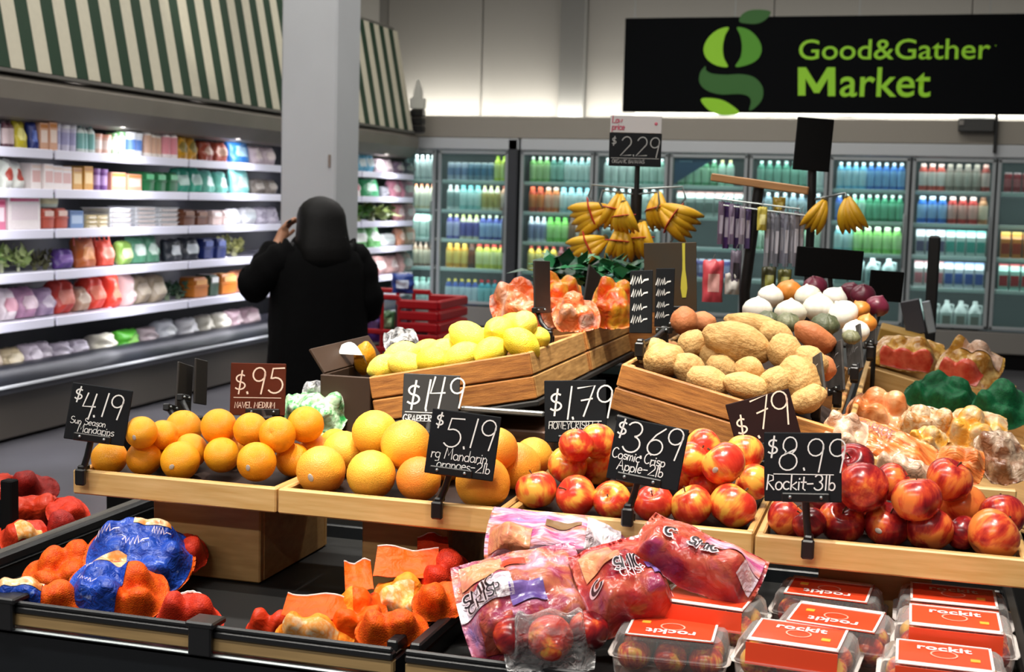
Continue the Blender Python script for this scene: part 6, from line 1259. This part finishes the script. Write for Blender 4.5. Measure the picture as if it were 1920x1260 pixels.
for i, (x, y0, y1, w, c, c2, lb) in enumerate(((1440, 500, 548, 30, '#3c3c24', '#8a8a3c', 'dark olive pouch low on the rack'), (1470, 505, 548, 28, '#5a5a2c', '#a0a04c', 'olive green pouch behind the yellow onion'), (1378, 470, 540, 22, '#6a6070', '#2c2830', 'dark pouch below the purple packs'), (1335, 488, 566, 42, '#d8505a', '#f0b0a8', 'rosy red bag behind the potatoes'), (1372, 512, 552, 30, '#c8c4bc', '#e0dcd4', 'off-white card pack by the rack post'))):
    hpack(lb, x, y0, y1, w, 4.42, c, c2, 'pouches low on the rack')
# tall black sign post with bananas
tp = thing('sign_post', 'black post with a tall blank black sign above the onion crate', 'sign', (-0.315, 4.55, 0.985))
inv2 = lambda P: tuple(V(P)-V((-0.315, 4.55, 0.985)))
MB().tube([(0.0, 0, 0), inv2(on(1521, 400, 1, 4.55)), inv2(on(1523, 318, 1, 4.55))], 0.014, 8).build('post', BLACK, tp, smooth=True)
def panel(t, x0, y0, x1, y1, Y, mt, o3, name='panel'):
    c = on((x0+x1)/2, (y0+y1)/2, 1, Y); k = depth(c)/F_PX; Mx = Matrix.Translation(c-V(o3)) @ Matrix.Rotation(R(YAW), 4, 'Z') @ Matrix.Rotation(R(1.5+1.5), 4, 'Y')
    return MB().cbox((0, 0, 0), ((x1-x0)*k, 0.012, (y1-y0)*k), 0.002, M=Mx).build(name, mt, t)
panel(tp, 1491, 222, 1559, 320, 4.53, BLACKM, (-0.315, 4.55, 0.985)); panel(tp, 1492, 305, 1510, 315, 4.52, pm('#c8c4bc'), (-0.315, 4.55, 0.985), 'sticker')
MB().tube([inv2(on(1523, 375, 1, 4.55)), inv2(on(1585, 362, 1, 4.5)), inv2(on(1594, 378, 1, 4.48))], 0.004, 6).build('hook', STEEL, tp, smooth=True)
bunch('bare banana bunch hanging just below the tall black sign', 1530, 402, 66, 4.46, 26, 10, 4, False, 'hanging bananas over the onions'); bunch('bare banana bunch hanging above the wide black sign', 1594, 402, 68, 4.48, -16, -15, 5, False, 'hanging bananas over the onions')
for lb, x0, y0, x1, y1, Y, px in (('wide blank black sign over the red onions', 1492, 466, 1617, 522, 4.25, 1560), ('small square black sign at the end of the onion crate', 1630, 508, 1692, 565, 4.3, 1641)):
    c = on((x0+x1)/2, y1, 1, Y); t = thing('display_sign', lb, 'sign', c, group='blank black signs'); panel(t, x0, y0, x1, y1, Y, BLACKM, c)
    q = on(px, y1+45, 1, Y); MB().tube([(0, 0.008, 0.02), tuple(q-c+V((0, .008, 0))), (q.x-c.x, .008, 1.0-c.z)], 0.008, 6).build('post', BLACK, t, smooth=True)
    if x0 < 1500: panel(t, 1508, 508, 1545, 518, Y-.012, pm('#6a5c58'), c, 'sticker'); panel(t, 1508, 476, 1535, 480, Y-.012, pm('#3c3a44'), c, 'smear')
bp_ = thing('bollard_post', 'slim black upright post behind the yellow potato bags', 'post', (on(1748, 530, 1, 5.6).x, 5.6, 0)); zt = on(1756, 442, 1, 5.6).z
MB().cbox((0, 0, zt/2), (0.045, 0.045, zt), 0.008).build('shaft', BLACK, bp_); MB().cbox((0, 0, 0.01), (0.2, 0.2, 0.02), 0.006).build('foot', BLACK, bp_)
# dark tilted card and carton beyond the onion end
dc = thing('tilted_card', 'dark grey tilted card holder past the small black sign', 'card holder', on(1712, 595, 1, 5.2))
MB().cbox((0, 0, 0), (0.07, 0.02, 0.13), 0.004, M=Matrix.Rotation(R(-14), 4, 'Y')).build('card', mat('card_slate', '#34343c', 0.5), dc); MB().tube([(0.02, 0, -0.05), (0.03, 0, -0.22)], 0.008, 6).build('stem', BLACK, dc); MB().cbox((0.055, 0.0, -0.01), (0.03, 0.015, 0.12), 0.003, M=Matrix.Rotation(R(-14), 4, 'Y')).build('edge', pm('#8a949c'), dc)
oc = thing('flat_carton', 'flat ochre carton behind the yellow potato bags', 'carton', on(1690, 632, 1, 5.15)); MB().cbox((0, 0, 0), (0.16, 0.24, 0.05), 0.004, M=Matrix.Rotation(R(12), 4, 'Y')).build('lid', mat('ochre_card', '#a07a2c', 0.6), oc); MB().cbox((0.0, 0, -0.06), (0.15, 0.22, 0.08), 0.004, M=Matrix.Rotation(R(12), 4, 'Y')).build('body', mat('ochre_card_dark', '#7a5a20', 0.6), oc)

# ================================================================ shopping cart
CRED = mat('cart_red', '#a3101a', 0.35); CRD2 = mat('cart_red_dark', '#7a0c14', 0.45)
YC = 7.5; ct0 = V((-2.85, YC, 0))
cart = thing('shopping_cart', 'red plastic shopping cart beside the person in black', 'cart', ct0)
x0, x1, x2 = on(682, 600, 1, YC).x-ct0.x, on(778, 600, 1, YC).x-ct0.x, on(848, 600, 1, YC).x-ct0.x
zt, zm, zb = 1.02, 0.80, 0.55
hi = on(705, 506, 1, YC).z
for yy in (-0.26, 0.26):
    for z in (zb, zm-0.08, zm+0.02, zt): MB().cbox(((x0+x1)/2-0.1, yy, z), (x1-x0+0.2, 0.025, 0.03), 0.006).build('side_rail', CRED, cart)
    for i in range(6): MB().cbox((x0-0.2+i*(x1-x0+0.2)/5, yy, (zb+zt)/2), (0.02, 0.02, zt-zb), 0.005).build('side_bar', CRED, cart)
    for i in range(8): MB().cbox(((x1+x2)/2, yy, zb-0.02+i*0.065), (x2-x1, 0.028, 0.052), 0.008).build('front_slat', CRED, cart)
for i in range(8): MB().cbox((x2, 0, zb-0.02+i*0.065), (0.028, 0.5, 0.052), 0.008).build('nose_slat', CRED, cart)
MB().cbox(((x0+x2)/2-0.1, 0, zb-0.03), (x2-x0+0.2, 0.5, 0.02), 0.005).build('basket_floor', CRD2, cart)
MB().cbox((x0+0.07, -0.2, (hi+zt)/2), (0.2, 0.03, hi-zt+0.06), 0.01).build('seat_panel', CRED, cart); MB().cbox((x0+0.02, -0.22, zt+0.01), (0.025, 0.01, 0.035), 0.003).build('sticker', pm('#d8d4d4'), cart)
MB().tube([(x0-0.25, -0.27, 1.04), (x0-0.28, 0, 1.05), (x0-0.25, 0.27, 1.04)], 0.018, 8).build('handle', CRED, cart, smooth=True)
for yy in (-0.22, 0.22):
    MB().tube([(x0-0.2, yy, zb), (x0-0.12, yy, 0.2), (x2-0.05, yy, 0.16)], 0.02, 8).build('chassis_bar', CRD2, cart, smooth=True)
    for xx in (x0-0.08, x2-0.08):
        MB().lathe([(0.03, -.018), (0.06, -.018), (0.065, 0), (0.06, .018), (0.03, .018)], 14, M=Matrix.Translation((xx, yy, 0.065)) @ Matrix.Rotation(R(90), 4, 'X')).build('wheel', BLACK, cart, smooth=True)
        MB().cbox((xx, yy, 0.13), (0.05, 0.045, 0.06), 0.006).build('caster_fork', CRD2, cart)
for nm, lb, cx, cy, wpx, hpx, c1, c2 in (('snack_bag', 'purple bag in the red cart', 700, 640, 40, 62, '#4a2f80', '#8a70b8'), ('snack_bag', 'green bag in the red cart', 728, 622, 26, 40, '#4a7a50', '#a8d0a0'), ('snack_bag', 'dark bag in the red cart', 755, 632, 32, 60, '#2a2430', '#5a5464'), ('food_pack', 'blue and white pack on top of the red cart', 755, 549, 44, 36, '#2c4a9a', '#d0dcf0')):
    P = on(cx, cy, 1, YC-0.1); k = depth(P)/F_PX; o = link(nm, PB[rnd.randrange(4)], None, loc=P, rot=(0, 0, R(YAW))); o.scale = (wpx*k, 0.1, hpx*k); setmat(o, pm(c1), pm(c2)); tag(o, lb, 'bag', 'packs in the red cart')

# ================================================================ person in black, back turned
def skin_mesh(name, pts, edges, rad, root, mats, sub=2, pick=None):
    me = bpy.data.meshes.new('skel'); me.from_pydata([V(p) for p in pts], edges, []); o = bpy.data.objects.new('skel', me); col.objects.link(o)
    md = o.modifiers.new('s', 'SKIN'); sv = me.skin_vertices[0].data
    for i, r in enumerate(rad): sv[i].radius = r if isinstance(r, tuple) else (r, r); sv[i].use_root = (i == root)
    md.use_smooth_shade = True; sd = o.modifiers.new('d', 'SUBSURF'); sd.levels = sub; sd.render_levels = sub
    bpy.context.view_layer.update(); ev = o.evaluated_get(bpy.context.evaluated_depsgraph_get())
    out = bpy.data.meshes.new_from_object(ev); out.name = name; bpy.data.objects.remove(o); bpy.data.meshes.remove(me)
    out.materials.clear()
    for m_ in mats: out.materials.append(m_)
    if pick: out.polygons.foreach_set('material_index', [pick(p.center) for p in out.polygons])
    out.polygons.foreach_set('use_smooth', [True]*len(out.polygons)); return out
SKIN = mat('skin', '#c08a6c', 0.5, noise_=(12, 0.1)); TROU = mat('black_trousers', '#0c0c0e', 0.8); COAT = mat('black_coat', '#050506', 0.85, noise_=(8, 0.25), bump=(14, 0.3), spec=0.1); HAIR = mat('black_hair', '#050404', 0.5, spec=0.2, bump=(60, 0.3), stretch=(6, 6, .6)); SHOE = mat('black_shoe', '#101010', 0.4)
pe = thing('person', 'person in a black coat seen from behind, hand raised to the face', 'person', (-2.845, 6.3, 0), (0, 0, R(38)))
J = []; E = []; Rr = []
def jt(p, r, par=None):
    J.append(p); Rr.append(r); i = len(J)-1
    if par is not None: E.append((par, i))
    return i
pel = jt((0, 0, .88), (.15, .12)); sp = jt((0, 0, 1.06), (.14, .115), pel); chs = jt((0, -.01, 1.24), (.15, .11), sp); nk = jt((0, .0, 1.36), .055, chs); nk2 = jt((0, .015, 1.41), .052, nk); hd = jt((0, .03, 1.47), (.078, .095), nk2); ht = jt((0, .025, 1.535), (.07, .082), hd)
for s in (-1, 1):
    h_ = jt((s*.1, 0, .82), .095, pel); kn = jt((s*.105, .02, .47), .062, h_); cf = jt((s*.105, -.015, .32), .058, kn); an = jt((s*.105, -.01, .09), .042, cf); tt = jt((s*.115, .1, .045), (.042, .035), an); jt((s*.12, .17, .035), (.036, .026), tt)
def hand(par, wr, fwd, side, nrm, sc=1.0):
    """wrist -> palm -> four fingers and a thumb, each with its own bends"""
    wr, fwd, side, nrm = V(wr), V(fwd).normalized(), V(side).normalized(), V(nrm).normalized()
    p1 = jt(tuple(wr+fwd*.04), (.024, .03), par); p2 = jt(tuple(wr+fwd*.075), (.02, .036), p1)
    for k, ln in enumerate((.068, .078, .074, .058)):
        off = side*(.027-.018*k); a = jt(tuple(wr+fwd*.085+off), .0105, p2); b_ = jt(tuple(wr+fwd*(.085+ln*.45)+off*1.1+nrm*.01), .0095, a); jt(tuple(wr+fwd*(.085+ln*.8)+off*1.1+nrm*.034), .008, b_)
    a = jt(tuple(wr+fwd*.045+side*.036+nrm*.008), .011, p1); b_ = jt(tuple(wr+fwd*.07+side*.056+nrm*.018), .0105, a); jt(tuple(wr+fwd*.098+side*.06+nrm*.03), .009, b_)
shl = jt((-.165, -.01, 1.30), .06, chs); ell = jt((-.33, .05, 1.13), .05, shl); wrl = jt((-.175, .15, 1.345), .03, ell); hand(wrl, (-.175, .15, 1.345), (.38, .05, .9), (.35, .7, -.2), (.8, -.3, -.2))
shr = jt((.165, -.01, 1.30), .06, chs); elr = jt((.24, -.03, 1.06), .05, shr); wrr = jt((.22, .17, .95), .03, elr); hand(wrr, (.22, .17, .95), (-.1, 1, -.1), (-.9, 0, .3), (0, -.2, -1))
def pick(c):
    if c.z > 1.36 and abs(c.x) < .12: return 0
    if c.y > .12 and c.z > .8: return 0
    return 2 if c.z < .1 else 1
link('body', skin_mesh('body', J, E, Rr, pel, [SKIN, TROU, SHOE], 2, pick), pe)
# coat: padded body and sleeves
def loft(secs, n=28, seed=0, wr=0.012):
    b = MB(); vs = []
    for j, (z, rx, ry, cx, cy) in enumerate(secs):
        for i in range(n):
            a = 2*math.pi*i/n; q = 1+wr/rx*(fbm((math.cos(a)*2.2, math.sin(a)*2.2, z*5+seed))+0.5*fbm((math.cos(a)*5, math.sin(a)*5, z*11+seed)))
            e = 0.82; ca, sa = math.cos(a), math.sin(a); ca = math.copysign(abs(ca)**e, ca); sa = math.copysign(abs(sa)**e, sa)
            vs.append((cx+rx*ca*q, cy+ry*sa*q, z))
    b.add(vs, [(j*n+i, j*n+(i+1) % n, (j+1)*n+(i+1) % n, (j+1)*n+i) for j in range(len(secs)-1) for i in range(n)])
    return b
secs = [(.48, .25, .2, 0, 0), (.50, .265, .215, 0, 0), (.6, .265, .215, 0, 0), (.72, .26, .21, 0, 0), (.84, .252, .205, 0, 0), (.96, .245, .195, 0, 0), (1.06, .24, .19, 0, 0), (1.16, .235, .18, 0, 0), (1.25, .222, .165, 0, -.005), (1.30, .195, .145, 0, -.01), (1.335, .155, .125, 0, -.01), (1.37, .13, .11, 0, 0), (1.40, .1, .095, 0, .005), (1.43, .098, .092, 0, .01), (1.435, .088, .082, 0, .01)]
cb_ = loft(secs, 32, 1.0, .014)
def sleeve(pts, rr, seed):
    P_ = smooth_poly(pts, 5, closed=False); n = len(P_); rs = []
    for i in range(n):
        u = i/(n-1)*(len(rr)-1); k = min(int(u), len(rr)-2); rs.append((rr[k]*(1-(u-k))+rr[k+1]*(u-k))*(1+0.09*math.sin(i*2.1+seed)+0.04*math.sin(i*5.3)))
    cb_.tube(P_, rs, 16)
sleeve([(-.13, -.01, 1.29), (-.22, .0, 1.24), (-.325, .045, 1.14), (-.265, .1, 1.22), (-.19, .145, 1.325)], [.095, .09, .088, .072, .058], 0)
sleeve([(.13, -.01, 1.29), (.195, -.01, 1.24), (.245, -.03, 1.06), (.235, .06, 1.0), (.215, .15, .955)], [.095, .088, .08, .07, .058], 1)
cb_.build('coat', COAT, pe, smooth='all')
hs = [(1.24, .10, .05, 0, -.12), (1.28, .135, .08, 0, -.095), (1.34, .138, .1, 0, -.07), (1.40, .13, .108, 0, -.045), (1.45, .124, .112, 0, -.03), (1.49, .12, .115, 0, -.018), (1.525, .108, .108, 0, -.012), (1.553, .086, .09, 0, -.008), (1.573, .055, .06, 0, -.005), (1.584, .02, .022, 0, -.004), (1.586, .002, .002, 0, -.004)]
hb = loft(hs, 28, 3.0, .006); hb.f.append(tuple(range(28))); hb.m.append(0)
hb.build('hair', HAIR, pe, smooth='all')
gl = MB().tube([(-.086, -.01, 1.487), (-.088, .09, 1.49), (-.06, .118, 1.488), (0, .128, 1.486), (.06, .118, 1.488), (.088, .09, 1.49), (.086, -.01, 1.487)], 0.003, 6); gl.build('glasses', BLACK, pe, smooth=True)
for s in (-1, 1): MB().sphere((s*.078, .02, 1.468), (.012, .022, .032), 10, 8).build('ear', SKIN, pe, smooth='all')
nb = MB().sphere((0, .127, 1.462), (.014, .018, .024), 10, 8); nb.build('nose', SKIN, pe, smooth='all'); MB().sphere((0, .118, 1.425), (.024, .008, .007), 10, 6).build('mouth', mat('lip', '#8a4a40', 0.5), pe, smooth='all')
for s in (-1, 1): MB().sphere((s*.032, .112, 1.484), (.014, .008, .009), 10, 6).build('eye', mat('eye_dark', '#2a1c16', 0.2), pe, smooth='all')
